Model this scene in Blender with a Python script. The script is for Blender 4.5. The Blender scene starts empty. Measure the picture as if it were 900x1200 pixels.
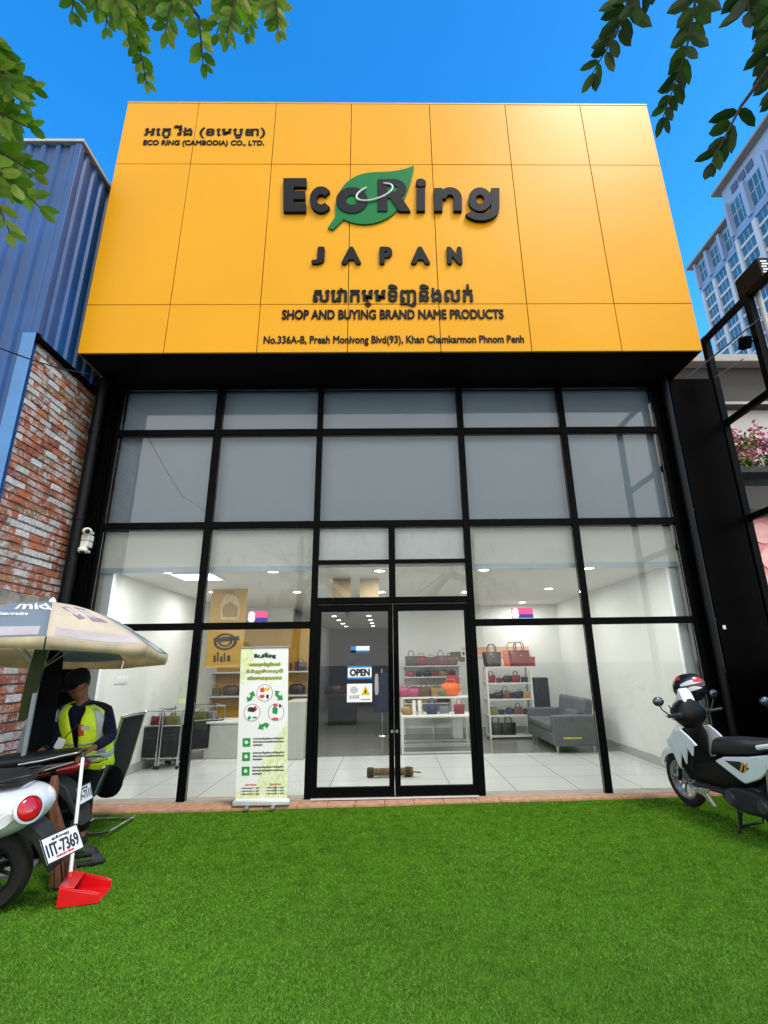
import bpy, math, random
import numpy as np
from mathutils import Vector, Matrix, Euler
random.seed(7)
SC = bpy.context.scene
COL = SC.collection
PI = math.pi
R = math.radians

# ------------------------------------------------------------------ camera
FPX, CX, CY, CAMZ = 599.9114, 464.5352, 584.7707, 1.6356
_p, _y, _r = R(17.75209537), R(1.12686671), R(-0.8945948)
_f = Vector((math.sin(_y)*math.cos(_p), math.cos(_y)*math.cos(_p), math.sin(_p)))
_r0 = Vector((math.cos(_y), -math.sin(_y), 0)); _u0 = _r0.cross(_f)
_R = _r0*math.cos(_r) + _u0*math.sin(_r); _U = -_r0*math.sin(_r) + _u0*math.cos(_r)
cam_d = bpy.data.cameras.new('camera'); cam = bpy.data.objects.new('camera', cam_d); COL.objects.link(cam)
cam_d.sensor_fit = 'VERTICAL'; cam_d.sensor_height = 24.0; cam_d.lens = FPX/1200*24.0
cam_d.shift_x = (450-CX)/1200; cam_d.shift_y = (CY-600)/1200
cam_d.clip_start = 0.05; cam_d.clip_end = 3000
cam.matrix_world = Matrix(((_R.x, _U.x, -_f.x, 0), (_R.y, _U.y, -_f.y, 0), (_R.z, _U.z, -_f.z, CAMZ), (0, 0, 0, 1)))
SC.camera = cam

# ------------------------------------------------------------------ light
SUN_EL, SUN_AZ = R(58), R(140)          # azimuth from +Y clockwise: behind the camera to the right, veiled by cloud
w = bpy.data.worlds.new('World'); SC.world = w; w.use_nodes = True
nt = w.node_tree; nt.nodes.clear()
def N(t, **k):
    n = nt.nodes.new(t)
    for a, b in k.items(): setattr(n, a, b)
    return n
out = N('ShaderNodeOutputWorld'); sky = N('ShaderNodeTexSky', sky_type='NISHITA')
sky.sun_disc = False; sky.sun_elevation = SUN_EL; sky.sun_rotation = SUN_AZ
sky.air_density = 1.0; sky.dust_density = 0.3; sky.ozone_density = 2.0
hs = N('ShaderNodeHueSaturation'); hs.inputs['Saturation'].default_value = 1.42; hs.inputs['Hue'].default_value = 0.5; hs.inputs['Value'].default_value = 1.35
nt.links.new(sky.outputs[0], hs.inputs['Color'])
tcs = N('ShaderNodeTexCoord'); sxs = N('ShaderNodeSeparateXYZ'); nt.links.new(tcs.outputs['Generated'], sxs.inputs[0])
mrs = N('ShaderNodeMapRange'); mrs.inputs['From Min'].default_value = 0.35; mrs.inputs['From Max'].default_value = 0.95; mrs.inputs['To Min'].default_value = 1.75; mrs.inputs['To Max'].default_value = 1.08
nt.links.new(sxs.outputs['Z'], mrs.inputs['Value']); nt.links.new(mrs.outputs[0], hs.inputs['Value'])
bg1 = N('ShaderNodeBackground'); bg1.inputs[1].default_value = 0.15; nt.links.new(hs.outputs[0], bg1.inputs[0])
bg2 = N('ShaderNodeBackground'); bg2.inputs[0].default_value = (1.0, 0.965, 0.92, 1); bg2.inputs[1].default_value = 1.0
tc = N('ShaderNodeTexCoord'); sx = N('ShaderNodeSeparateXYZ'); nt.links.new(tc.outputs['Generated'], sx.inputs[0])
ns = N('ShaderNodeTexNoise'); ns.inputs['Scale'].default_value = 2.2; ns.inputs['Detail'].default_value = 6
nt.links.new(tc.outputs['Generated'], ns.inputs['Vector'])
mr = N('ShaderNodeMapRange'); mr.inputs['From Min'].default_value = -0.15; mr.inputs['From Max'].default_value = -0.7   # unseen white cloud added behind the camera to whiten the light
nt.links.new(sx.outputs['Y'], mr.inputs['Value'])
ad = N('ShaderNodeMath', operation='MULTIPLY_ADD'); ad.inputs[1].default_value = 1.6; ad.inputs[2].default_value = -1.3
nt.links.new(ns.outputs[0], ad.inputs[0])
ad2 = N('ShaderNodeMath', operation='MULTIPLY_ADD', use_clamp=True); ad2.inputs[1].default_value = 1.9
nt.links.new(mr.outputs[0], ad2.inputs[0]); nt.links.new(ad.outputs[0], ad2.inputs[2])
mxw = N('ShaderNodeMixShader'); nt.links.new(ad2.outputs[0], mxw.inputs[0]); nt.links.new(bg1.outputs[0], mxw.inputs[1]); nt.links.new(bg2.outputs[0], mxw.inputs[2])
nt.links.new(mxw.outputs[0], out.inputs[0])

sd = bpy.data.lights.new('sun', 'SUN'); sd.energy = 1.4; sd.angle = R(15); sd.color = (1.0, 0.96, 0.9)
sun = bpy.data.objects.new('sun', sd); COL.objects.link(sun)
_s = Vector((math.sin(SUN_AZ)*math.cos(SUN_EL), math.cos(SUN_AZ)*math.cos(SUN_EL), math.sin(SUN_EL)))
sun.rotation_euler = _s.to_track_quat('Z', 'Y').to_euler()
vs = SC.view_settings; vs.view_transform = 'Standard'; vs.look = 'None'; vs.exposure = 0.92; vs.gamma = 1.0
SC.render.resolution_x = 768; SC.render.resolution_y = 1024
SC.cycles.max_bounces = 10; SC.cycles.transparent_max_bounces = 16; SC.cycles.use_denoising = True
SC.cycles.sample_clamp_indirect = 6.0

# ------------------------------------------------------------------ helpers
def P(u, v, Y=None, X=None, Z=None):
    """world point seen at photo pixel (u,v) on the plane given"""
    d = _f + _R*((u-CX)/FPX) + _U*((CY-v)/FPX)
    t = Y/d.y if Y is not None else (X/d.x if X is not None else (Z-CAMZ)/d.z)
    return Vector((0, 0, CAMZ)) + d*t
def PX(p):
    d = Vector(p)-Vector((0, 0, CAMZ)); z = d.dot(_f)
    return (CX+FPX*d.dot(_R)/z, CY-FPX*d.dot(_U)/z, z)
def srgb(h):
    if isinstance(h, str):
        h = [int(h[i:i+2], 16)/255 for i in (0, 2, 4)]
        h = [x/12.92 if x <= .04045 else ((x+.055)/1.055)**2.4 for x in h]
    return tuple(h)+(1,)
_M = {}
def mat(name, col, r=.5, m=0.0, var=.12, vs=6.0, bump=0.0, bs=60.0, spec=.5, coat=0.0, attr=None, emit=0.0):
    """principled surface whose base colour varies a little with an object-space noise"""
    if name in _M: return _M[name]
    ma = bpy.data.materials.new(name); ma.use_nodes = True; t = ma.node_tree; b = t.nodes['Principled BSDF']
    c = srgb(col); L = t.links.new
    b.inputs['Roughness'].default_value = r; b.inputs['Metallic'].default_value = m
    b.inputs['Specular IOR Level'].default_value = spec; b.inputs['Coat Weight'].default_value = coat
    tcn = t.nodes.new('ShaderNodeTexCoord'); src = None
    if attr:
        at = t.nodes.new('ShaderNodeAttribute'); at.attribute_name = attr; src = at.outputs['Color']
    if var > 0:
        n = t.nodes.new('ShaderNodeTexNoise'); n.inputs['Scale'].default_value = vs; n.inputs['Detail'].default_value = 5; L(tcn.outputs['Object'], n.inputs['Vector'])
        mp = t.nodes.new('ShaderNodeMapRange'); mp.inputs['From Min'].default_value = .3; mp.inputs['From Max'].default_value = .7
        mp.inputs['To Min'].default_value = 1-var; mp.inputs['To Max'].default_value = 1+var*.6; L(n.outputs[0], mp.inputs['Value'])
        vm = t.nodes.new('ShaderNodeVectorMath'); vm.operation = 'SCALE'; L(mp.outputs[0], vm.inputs['Scale'])
        if src: L(src, vm.inputs[0])
        else: vm.inputs[0].default_value = c[:3]
        L(vm.outputs[0], b.inputs['Base Color'])
        mr2 = t.nodes.new('ShaderNodeMapRange'); mr2.inputs['To Min'].default_value = max(0, r-.08); mr2.inputs['To Max'].default_value = min(1, r+.1); L(n.outputs[0], mr2.inputs['Value']); L(mr2.outputs[0], b.inputs['Roughness'])
    elif src: L(src, b.inputs['Base Color'])
    else: b.inputs['Base Color'].default_value = c
    if bump > 0:
        n2 = t.nodes.new('ShaderNodeTexNoise'); n2.inputs['Scale'].default_value = bs; n2.inputs['Detail'].default_value = 4; L(tcn.outputs['Object'], n2.inputs['Vector'])
        bp = t.nodes.new('ShaderNodeBump'); bp.inputs['Strength'].default_value = bump; bp.inputs['Distance'].default_value = .01; L(n2.outputs[0], bp.inputs['Height']); L(bp.outputs[0], b.inputs['Normal'])
    if emit:
        b.inputs['Emission Color'].default_value = c; b.inputs['Emission Strength'].default_value = emit
    _M[name] = ma
    return ma
def glass(name, tint=.93, refl=1.0, rough=0.0):
    if name in _M: return _M[name]
    ma = bpy.data.materials.new(name); ma.use_nodes = True; t = ma.node_tree; t.nodes.clear(); L = t.links.new
    o = t.nodes.new('ShaderNodeOutputMaterial'); mx = t.nodes.new('ShaderNodeMixShader')
    tr = t.nodes.new('ShaderNodeBsdfTransparent'); tr.inputs[0].default_value = (tint*.975, tint*.992, tint, 1)
    gl = t.nodes.new('ShaderNodeBsdfGlossy'); gl.inputs['Roughness'].default_value = rough
    fr = t.nodes.new('ShaderNodeFresnel'); fr.inputs[0].default_value = 1.45
    mu = t.nodes.new('ShaderNodeMath'); mu.operation = 'MULTIPLY'; mu.inputs[1].default_value = refl; L(fr.outputs[0], mu.inputs[0])
    L(mu.outputs[0], mx.inputs[0]); L(tr.outputs[0], mx.inputs[1]); L(gl.outputs[0], mx.inputs[2]); L(mx.outputs[0], o.inputs[0])
    _M[name] = ma
    return ma

_W = {}      # world matrix of each object, so children can be given in world coordinates
def tag(o, label=None, cat=None, group=None, kind=None):
    if label: o['label'] = label
    if cat: o['category'] = cat
    if group: o['group'] = group
    if kind: o['kind'] = kind
    return o
def empty(name, loc=(0, 0, 0), rz=0.0, label=None, cat=None, group=None, kind=None, rx=0.0, ry=0.0):
    o = bpy.data.objects.new(name, None); COL.objects.link(o); o.empty_display_size = .1
    o.location = loc; o.rotation_euler = (rx, ry, rz)
    _W[o.name] = Matrix.Translation(loc) @ Euler((rx, ry, rz)).to_matrix().to_4x4()
    return tag(o, label, cat, group, kind)
class MB:
    def __init__(s, M=None): s.v = []; s.f = []; s.m = []; s.M = M or Matrix.Identity(4); s.k = 0
    def add(s, vs, fs, k=None):
        n = len(s.v); k = s.k if k is None else k
        s.v += [s.M @ Vector(p) for p in vs]
        s.f += [tuple(n+i for i in f) for f in fs]; s.m += [k]*len(fs)
        return s
    def box(s, a, b, k=None):
        x0, x1 = sorted((a[0], b[0])); y0, y1 = sorted((a[1], b[1])); z0, z1 = sorted((a[2], b[2]))
        return s.add([(x0, y0, z0), (x1, y0, z0), (x1, y1, z0), (x0, y1, z0), (x0, y0, z1), (x1, y0, z1), (x1, y1, z1), (x0, y1, z1)],
                     [(0, 3, 2, 1), (4, 5, 6, 7), (0, 1, 5, 4), (1, 2, 6, 5), (2, 3, 7, 6), (3, 0, 4, 7)], k)
    def obox(s, c, size, rot=(0, 0, 0), k=None):
        M0 = s.M; s.M = M0 @ Matrix.Translation(c) @ Euler(rot).to_matrix().to_4x4()
        h = [x/2 for x in size]; s.box((-h[0], -h[1], -h[2]), h, k); s.M = M0; return s
    def rings(s, rings, cap=True, k=None, closed=True):
        n = len(rings[0]); vs = [p for r in rings for p in r]; fs = []
        for i in range(len(rings)-1):
            for j in range(n if closed else n-1):
                a, b = i*n+j, i*n+(j+1) % n
                fs.append((a, b, b+n, a+n))
        if cap and closed: fs += [tuple(range(n))[::-1], tuple(range((len(rings)-1)*n, len(rings)*n))]
        return s.add(vs, fs, k)
    def tube(s, pts, r, n=8, k=None, cap=True):
        pts = [Vector(p) for p in pts]; rr = r if isinstance(r, (list, tuple)) else [r]*len(pts)
        up = Vector((0, 0, 1)); rings = []; prev = None
        for i, p in enumerate(pts):
            d = (pts[min(i+1, len(pts)-1)]-pts[max(i-1, 0)]).normalized()
            if prev is None:
                a = d.cross(up if abs(d.z) < .95 else Vector((1, 0, 0))).normalized()
            else:
                a = (prev - d*prev.dot(d)).normalized()
            prev = a; b = d.cross(a)
            rings.append([p + (a*math.cos(2*PI*j/n)+b*math.sin(2*PI*j/n))*rr[i] for j in range(n)])
        return s.rings(rings, cap, k)
    def lathe(s, prof, n=24, M=None, k=None, cap=True):
        M0 = s.M; s.M = M0 @ M if M is not None else M0
        s.rings([[(r*math.cos(2*PI*j/n), r*math.sin(2*PI*j/n), z) for j in range(n)] for r, z in prof], cap, k); s.M = M0; return s
    def ell(s, c, r, n=12, k=None, rot=(0, 0, 0)):
        M0 = s.M; s.M = M0 @ Matrix.Translation(c) @ Euler(rot).to_matrix().to_4x4()
        m = max(6, n//2+2)
        s.rings([[(r[0]*math.sin(max(.02, PI*i/m if i < m else PI-.02))*math.cos(2*PI*j/n), r[1]*math.sin(max(.02, PI*i/m if i < m else PI-.02))*math.sin(2*PI*j/n), -r[2]*math.cos(PI*i/m)) for j in range(n)] for i in range(m+1)], True, k)
        s.M = M0; return s
    def prism(s, poly, fn, w0, w1, k=None):
        n = len(poly); vs = [fn(a, b, w0) for a, b in poly]+[fn(a, b, w1) for a, b in poly]
        fs = [tuple(range(n))[::-1], tuple(range(n, 2*n))]+[(i, (i+1) % n, (i+1) % n+n, i+n) for i in range(n)]
        return s.add(vs, fs, k)
    def build(s, name, ma, parent=None, local=False, smooth=0, bevel=0.0, subsurf=0, bseg=2):
        vs = s.v
        if parent is not None and not local:
            inv = _W[parent.name].inverted(); vs = [inv @ p for p in vs]
        me = bpy.data.meshes.new(name); me.from_pydata([tuple(p) for p in vs], [], s.f)
        for x in (ma if isinstance(ma, (list, tuple)) else [ma]): me.materials.append(x)
        me.polygons.foreach_set('material_index', s.m)
        import bmesh
        bm = bmesh.new(); bm.from_mesh(me); bmesh.ops.recalc_face_normals(bm, faces=bm.faces); bm.to_mesh(me); bm.free()
        o = bpy.data.objects.new(name, me); COL.objects.link(o)
        if parent is not None: o.parent = parent; _W[o.name] = _W[parent.name]
        else: _W[o.name] = Matrix.Identity(4)
        if smooth: me.shade_smooth(); me.set_sharp_from_angle(angle=R(smooth))
        if bevel:
            b = o.modifiers.new('bevel', 'BEVEL'); b.width = bevel; b.segments = bseg; b.limit_method = 'ANGLE'; b.angle_limit = R(40)
            if not smooth: me.shade_smooth(); me.set_sharp_from_angle(angle=R(35))
        if subsurf:
            b = o.modifiers.new('subsurf', 'SUBSURF'); b.levels = b.render_levels = subsurf
        return o
def anchor(o, label, cat, group=None, kind=None):
    """moves a top-level mesh's origin to its base and tags it"""
    me = o.data; co = np.empty(len(me.vertices)*3); me.vertices.foreach_get('co', co); co = co.reshape(-1, 3)
    c = np.array([(co[:, 0].min()+co[:, 0].max())/2, (co[:, 1].min()+co[:, 1].max())/2, co[:, 2].min()])
    me.vertices.foreach_set('co', (co-c).ravel()); o.location = c; me.update()
    _W[o.name] = Matrix.Translation(c)
    return tag(o, label, cat, group, kind)
def copy_thing(root, loc, rz=None, label=None, scale=None):
    def cp(o, par):
        c = o.copy(); COL.objects.link(c); c.parent = par
        for ch in o.children: cp(ch, c)
        return c
    r = cp(root, None); r.location = loc
    if rz is not None: r.rotation_euler = (0, 0, rz)
    if scale: r.scale = scale
    if label: r['label'] = label
    return r
def text_mesh(body):
    cu = bpy.data.curves.new('lettering', 'FONT'); cu.body = body; cu.size = 1; cu.resolution_u = 4
    o = bpy.data.objects.new('lettering', cu); me = bpy.data.meshes.new_from_object(o)
    bpy.data.objects.remove(o); bpy.data.curves.remove(cu)
    return me
def lettering(body, fn, box, depth, ma, parent, bold=0.0, name='lettering', local=False, keep=False):
    """flat text raised by depth; box=(a0,b0,a1,b1) in the surface's own 2D metres, fn(a,b,w) maps to the world; bold = stroke growth in metres"""
    me = text_mesh(body); n = len(me.vertices); co = np.empty(n*3); me.vertices.foreach_get('co', co); co = co.reshape(-1, 3)[:, :2]
    fs = [tuple(p.vertices) for p in me.polygons]
    edges = {}
    for f in fs:
        for i in range(len(f)):
            e = (f[i], f[(i+1) % len(f)]); edges[tuple(sorted(e))] = edges.get(tuple(sorted(e)), []) + [e]
    bnd = [e[0] for e in edges.values() if len(e) == 1]
    mn, mx = co.min(0), co.max(0)
    a0, b0, a1, b1 = box; g = bold
    S = ((a1-a0-2*g)/(mx[0]-mn[0]), (b1-b0-2*g)/(mx[1]-mn[1]))
    if keep: S = (min(S),)*2
    q = (co-mn)*S+(a0+g, b0+g)
    offs = [(0, 0)] if g == 0 else [(g*math.cos(t*PI/4), g*math.sin(t*PI/4)) for t in range(8)]+[(0, 0)]
    mb = MB()
    for i, (dx, dy) in enumerate(offs):
        w1 = depth - i*depth*.004
        vs_ = [fn(x+dx, y+dy, w1) for x, y in q]+[fn(x+dx, y+dy, 0.0005) for x, y in q]
        mb.add(vs_, fs+[(a, b, b+n, a+n) for a, b in bnd])
    bpy.data.meshes.remove(me)
    o = mb.build(name, ma, parent, local)
    return o
# ------------------------------------------------------------------ materials
BLACK = mat('black_frame', '050607', .45, var=.15, vs=3, spec=.05)
BLACKM = mat('black_matt', '030303', .6, var=.2, vs=2, spec=.03)
SOFFIT = mat('soffit', '060505', .7, var=.15, vs=2, spec=.1)
YEL = mat('fascia_yellow', (.72,.33,.003), .34, var=.035, vs=.7, spec=.2, bump=.035, bs=1.6)
LET = mat('letter_black', '0d1115', .5, var=.08, vs=9, spec=.15)
GREEN = mat('logo_green', '087038', .45, var=.05, spec=.15)
WHITE = mat('white_paint', 'dfe0dc', .5, var=.04, vs=2)
WALLW = mat('interior_wall', 'd3d6d0', .75, var=.03, vs=.8)
CEIL = mat('ceiling_white', 'cfcfc9', .8, var=.03)
GLASS = glass('window_glass', .95, 1.0)
GLASSD = glass('door_glass', .95, .9)
CHROME = mat('chrome', 'c9ccd0', .18, 1.0, var=.05)
STEEL = mat('brushed_steel', 'a9adb0', .35, .9, var=.1)
RUB = mat('rubber', '17171a', .75, var=.15, vs=20, bump=.2, bs=80)
BZ = .085

# ------------------------------------------------------------------ ground
mb = MB(); mb.add([(-400, -400, .03), (400, -400, .03), (400, 400, .03), (-400, 400, .03)], [(0, 1, 2, 3)])
g = mb.build('ground', mat('concrete_ground', '8d8a84', .85, var=.2, vs=.4, bump=.2)); tag(g, 'pale concrete ground running out to the street and around the shops', 'ground', kind='structure')
TURF = mat('turf_base', '3f6412', 1.0, var=.35, vs=9, bump=.5, bs=120, spec=.0)
mb = MB()
nx, ny = 40, 40
vs_ = []
for j in range(ny+1):
    for i in range(nx+1):
        x = -7+14*i/nx; y = -2+(8.79+.035*x)*j/ny
        vs_.append((x, y, .052+.004*math.sin(x*2.1+y*1.3)*math.sin(y*2.7-x*.8)))
mb.add(vs_, [(j*(nx+1)+i, j*(nx+1)+i+1, (j+1)*(nx+1)+i+1, (j+1)*(nx+1)+i) for j in range(ny) for i in range(nx)])
o = mb.build('turf_backing', TURF, smooth=60); tag(o, 'green backing sheet of the artificial turf forecourt', 'turf', kind='structure')

def turf_blades(n=560000):
    rs = np.random.RandomState(3)
    # density falls with distance from the camera
    y = 2.45/(1-rs.rand(n)*(1-2.45/6.9)); x = (rs.rand(n)-.5)*2*(y*.86+.35)
    keep = (x > -6.8) & (x < 6.8) & (y < 6.79+.035*x); x = x[keep]; y = y[keep]; n = len(x)
    tuft = np.sin(x*61+3*np.sin(y*17))*np.sin(y*57+2*np.sin(x*23))
    h = (.005+.007*rs.rand(n)+.002*tuft)*(1+.05*(y-3)); a = rs.rand(n)*2*PI; wd = (.0010+.0008*rs.rand(n))*(1+.16*(y-2.5))
    ln = .015*rs.randn(n); b = rs.rand(n)*2*PI+.6
    z0 = .052+.004*np.sin(x*2.1+y*1.3)*np.sin(y*2.7-x*.8)
    v = np.zeros((n, 3, 3))
    v[:, 0] = np.c_[x-np.cos(a)*wd, y-np.sin(a)*wd, z0]; v[:, 1] = np.c_[x+np.cos(a)*wd, y+np.sin(a)*wd, z0]
    v[:, 2] = np.c_[x+np.cos(b)*ln, y+np.sin(b)*ln, z0+h]
    me = bpy.data.meshes.new('grass'); me.vertices.add(3*n); me.vertices.foreach_set('co', v.ravel())
    me.loops.add(3*n); me.loops.foreach_set('vertex_index', np.arange(3*n, dtype=np.int32)); me.polygons.add(n)
    me.polygons.foreach_set('loop_start', np.arange(0, 3*n, 3, dtype=np.int32)); me.polygons.foreach_set('loop_total', np.full(n, 3, dtype=np.int32))
    me.update(calc_edges=True)
    patch = .5+.5*np.sin(x*1.7+1.1*np.sin(y*1.9))*np.sin(y*1.4+x*.6)
    k = (rs.rand(n)*.8+.6)*(0.76+.18*patch); t = rs.rand(n)
    c = np.c_[(.126+.08*(t > .8))*k, (.295+.07*(t > .8))*k, (.031+.030*(t > .8))*k, np.ones(n)]
    at = me.color_attributes.new('tint', 'FLOAT_COLOR', 'POINT'); at.data.foreach_set('color', np.repeat(c, 3, axis=0).astype(np.float32).ravel())
    ma = mat('turf_blade', '3c7020', .55, var=0, attr='tint', spec=.0); me.materials.append(ma)
    o = bpy.data.objects.new('grass', me); COL.objects.link(o)
    tag(o, 'short green artificial grass covering the shop forecourt', 'artificial turf', kind='stuff')
turf_blades()

# ------------------------------------------------------------------ shop shell
shop = empty('shop_building', (0, 7, 0), label='two storey shop with a yellow sign box above a black framed glass front', cat='shop')
XA = [(-3.969, -2.5665), (-2.466, -1.0355), (-.9526, 1.078), (1.169, 2.6337), (2.7239, 4.1122)]     # bays
ZT = [(4.992, 5.669), (3.563, 4.892)]                                                                # the two upper rows
Z4, Z5, Z6 = 3.467, 2.178, 2.089
FY0, FY1, GY = 6.985, 7.075, 7.03
mb = MB()
def post(x0, x1, z0, z1, y0=FY0): mb.box((x0, y0, z0), (x1, FY1, z1))
for a, b in ((-2.5665, -2.466), (-1.0355, -.9526), (1.078, 1.169), (2.6337, 2.7239)): post(a, b, BZ, 5.72)
post(-4.02, -3.969, BZ, 5.72); post(4.1122, 4.19, BZ, 5.72)
for i, (a, b) in enumerate(XA):
    y = FY0+.003
    post(a, b, 5.669, 5.72, y); post(a, b, 4.892, 4.992, y); post(a, b, 3.467, 3.563, y)
    if i != 2: post(a, b, Z6, Z5, y)
post(.018, .108, 2.485, 3.467, FY0+.002)
post(-.9526, .018, 2.945, 3.0, FY0+.004); post(.108, 1.078, 2.945, 3.0, FY0+.004)
post(-.9526, 1.078, 2.40, 2.485, FY0-.012)
mb.build('window_frame', BLACK, shop, bevel=.004)
def pane(x0, x1, z0, z1, ma=GLASS, y=GY):
    MB().box((x0+.001, y-.004, z0+.001), (x1-.001, y+.004, z1-.001)).build('window_pane', ma, shop)
for i, (a, b) in enumerate(XA):
    for z0, z1 in ZT: pane(a, b, z0, z1)
    if i != 2: pane(a, b, Z5, Z4); pane(a, b, BZ+.002, Z6)
for x0, x1 in ((-.9526, .018), (.108, 1.078)): pane(x0, x1, 3.0, 3.467); pane(x0, x1, 2.485, 2.945)
# doors
def door(x0, x1, g0, g1, hs):
    d = MB()
    y0, y1 = 6.992, 7.05
    d.box((x0, y0, .095), (g0, y1, 2.39)); d.box((g1, y0, .095), (x1, y1, 2.39)); d.box((g0, y0+.002, 2.30), (g1, y1-.002, 2.39)); d.box((g0, y0+.002, .095), (g1, y1-.002, .205))
    dd = d.build('door', BLACK, shop, bevel=.004)
    MB().box((g0, 7.017, .205), (g1, 7.026, 2.30)).build('door_pane', GLASSD, dd)
    hx = g0-.04 if hs < 0 else g1+.04
    h = MB(); h.tube([(hx, 6.945, .95), (hx, 6.945, 1.75)], .016, 10)
    for z in (1.0, 1.7): h.tube([(hx, 6.945, z), (hx, 6.992, z)], .009, 8)
    h.build('handle', BLACKM, dd, smooth=40)
    k = MB(); k.lathe([(.0, 0), (.02, 0), (.02, .008), (.0, .008)], 14, Matrix.Translation((hx, 6.992, .82)) @ Matrix.Rotation(PI/2, 4, 'X')); k.build('lock', CHROME, dd, smooth=30)
door(-.948, .062, -.888, -.002, 1); door(.068, 1.074, .138, 1.022, -1)
# plinth and threshold
STONE = mat('plinth_stone', 'b98a6c', .7, var=.3, vs=14, bump=.4, bs=40)
mb = MB(); x = -4.3; rs = random.Random(2)
while x < 4.35:
    wd = rs.uniform(.32, .38); x1 = min(x+wd-.006, 4.36); z1 = .075+rs.uniform(0, .003)
    mb.prism([(x, 6.76+.035*x), (x1, 6.76+.035*x1), (x1, 6.984), (x, 6.984)], lambda a, b, w_: (a, b, w_), .0, z1); x += wd
mb.build('paving_strip', STONE, shop, bevel=.003)
MB().box((-4.28, 6.985, 0), (4.34, 7.199, BZ-.001)).build('plinth', mat('joint', 'a3998c', .8), shop)
MB().box((-.95, 6.93, BZ), (1.08, 6.985, BZ+.009)).build('threshold', mat('threshold', 'c8c6bf', .5, var=.1), shop, bevel=.002)
# side columns, walls, roof
mb = MB(); mb.box((-4.25, 6.93, 0), (-4.02, 7.4, 5.72)); mb.box((-4.12, 6.90, BZ), (-4.06, 6.93, 5.70))
mb.build('column', BLACKM, shop, bevel=.006)
mb = MB(); mb.box((4.19, 6.95, 0), (4.32, 7.4, 5.72)); mb.build('column', BLACKM, shop, bevel=.006)
OUT = mat('side_render', '5d5f60', .8, var=.15, vs=1)
mb = MB(); mb.box((-4.25, 7.4, 0), (-4.1, 22, 10.3)); mb.box((4.2, 7.4, 0), (4.35, 22, 10.3)); mb.box((-4.1, 21.85, 0), (4.2, 22, 10.3)); mb.build('wall', OUT, shop)
mb = MB(); mb.box((-4.1, 7.2, 10.1), (4.2, 21.85, 10.3)); mb.build('roof', OUT, shop)
mb = MB(); mb.box((-4.1, 7.35, 3.0), (4.2, 21.8, 3.45)); mb.build('floor_slab', OUT, shop)
# sign box
SY = 6.1
SX = [-4.196, -3.037, -1.767, -.524, .769, 2.031, 3.292, 4.423]; SZ = [5.721, 6.506, 9.149, 10.479]
box = MB().box((-4.19, SY+.03, 5.727), (4.417, 7.6, 10.47)).build('sign_box', SOFFIT, shop)
for i in range(7):
    for j in range(3):
        MB().box((SX[i]+(.005 if i else 0), SY+random.uniform(0, .0025), SZ[j]+(.005 if j else 0)), (SX[i+1]-(.005 if i < 6 else 0), SY+.031, SZ[j+1]-(.005 if j < 2 else 0))).build('fascia_panel', YEL, box, bevel=.003)
for x0, x1 in ((-4.199, -4.1905), (4.4175, 4.426)):
    MB().box((x0, SY+.032, 5.724), (x1, 7.6, 10.475)).build('side_panel', YEL, box, bevel=.002)
MB().box((-4.199, SY-.004, 10.48), (4.426, 7.6, 10.51)).build('coping', mat('coping', 'd69a20', .4), box, bevel=.003)
# lettering
def fs_(a, b, w): return (a, SY-w, b)
def sp(u, v):
    p = P(u, v, Y=SY-.02); return p.x, p.z
def sign(body, u0, v0, u1, v1, depth, bold, ma=LET):
    a0, b1 = sp(u0, (v0)); a1, b0 = sp(u1, v1)
    return lettering(body, fs_, (a0, b0, a1, b1), depth, ma, box, bold)
sign('អេកូ រីង (ខេមបូឌា)', 170.5, 145.5, 310, 161, .012, .004)
sign('ECO RING (CAMBODIA) CO., LTD.', 168, 163, 309, 171, .010, .0035)
for ch, u0, u1 in (('J', 365.5, 380), ('A', 400.5, 423), ('P', 444.5, 460), ('A', 481, 504), ('N', 523, 542)):
    sign(ch, u0, 290, u1, 310, .04, .022)
sign('សេវាកម្មទិញនិងលក់', 367.5, 333, 555, 358.5, .02, .0075)
sign('SHOP AND BUYING BRAND NAME PRODUCTS', 330.5, 362.5, 591, 373, .015, .005)
sign('No.336A-B, Preah Monivong Blvd(93), Khan Chamkarmon Phnom Penh', 309, 393, 615, 403.5, .010, .003)
# logo: heavy geometric letters built stroke by stroke, in photo-pixel units on the fascia plane
def lp(pts): return [sp(u, v) for u, v in pts]
def heavy(polys, d0=.055, ma=LET, name='lettering'):
    m = MB()
    for i, pl in enumerate(polys):
        m.prism(lp(pl), lambda a, b, w_: (a, SY-w_, b), .001, d0+i*.0007)
    return m.build(name, ma, box)
def arcband(cx, cy, ro_x, ro_y, ri_x, ri_y, a0, a1, n=28):
    """ring sector split in quads so each is convex"""
    out = []
    for i in range(n):
        t0, t1 = R(a0+(a1-a0)*i/n), R(a0+(a1-a0)*(i+1)/n)
        out.append([(cx+ro_x*math.cos(t0), cy-ro_y*math.sin(t0)), (cx+ro_x*math.cos(t1), cy-ro_y*math.sin(t1)), (cx+ri_x*math.cos(t1), cy-ri_y*math.sin(t1)), (cx+ri_x*math.cos(t0), cy-ri_y*math.sin(t0))])
    return out
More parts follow.
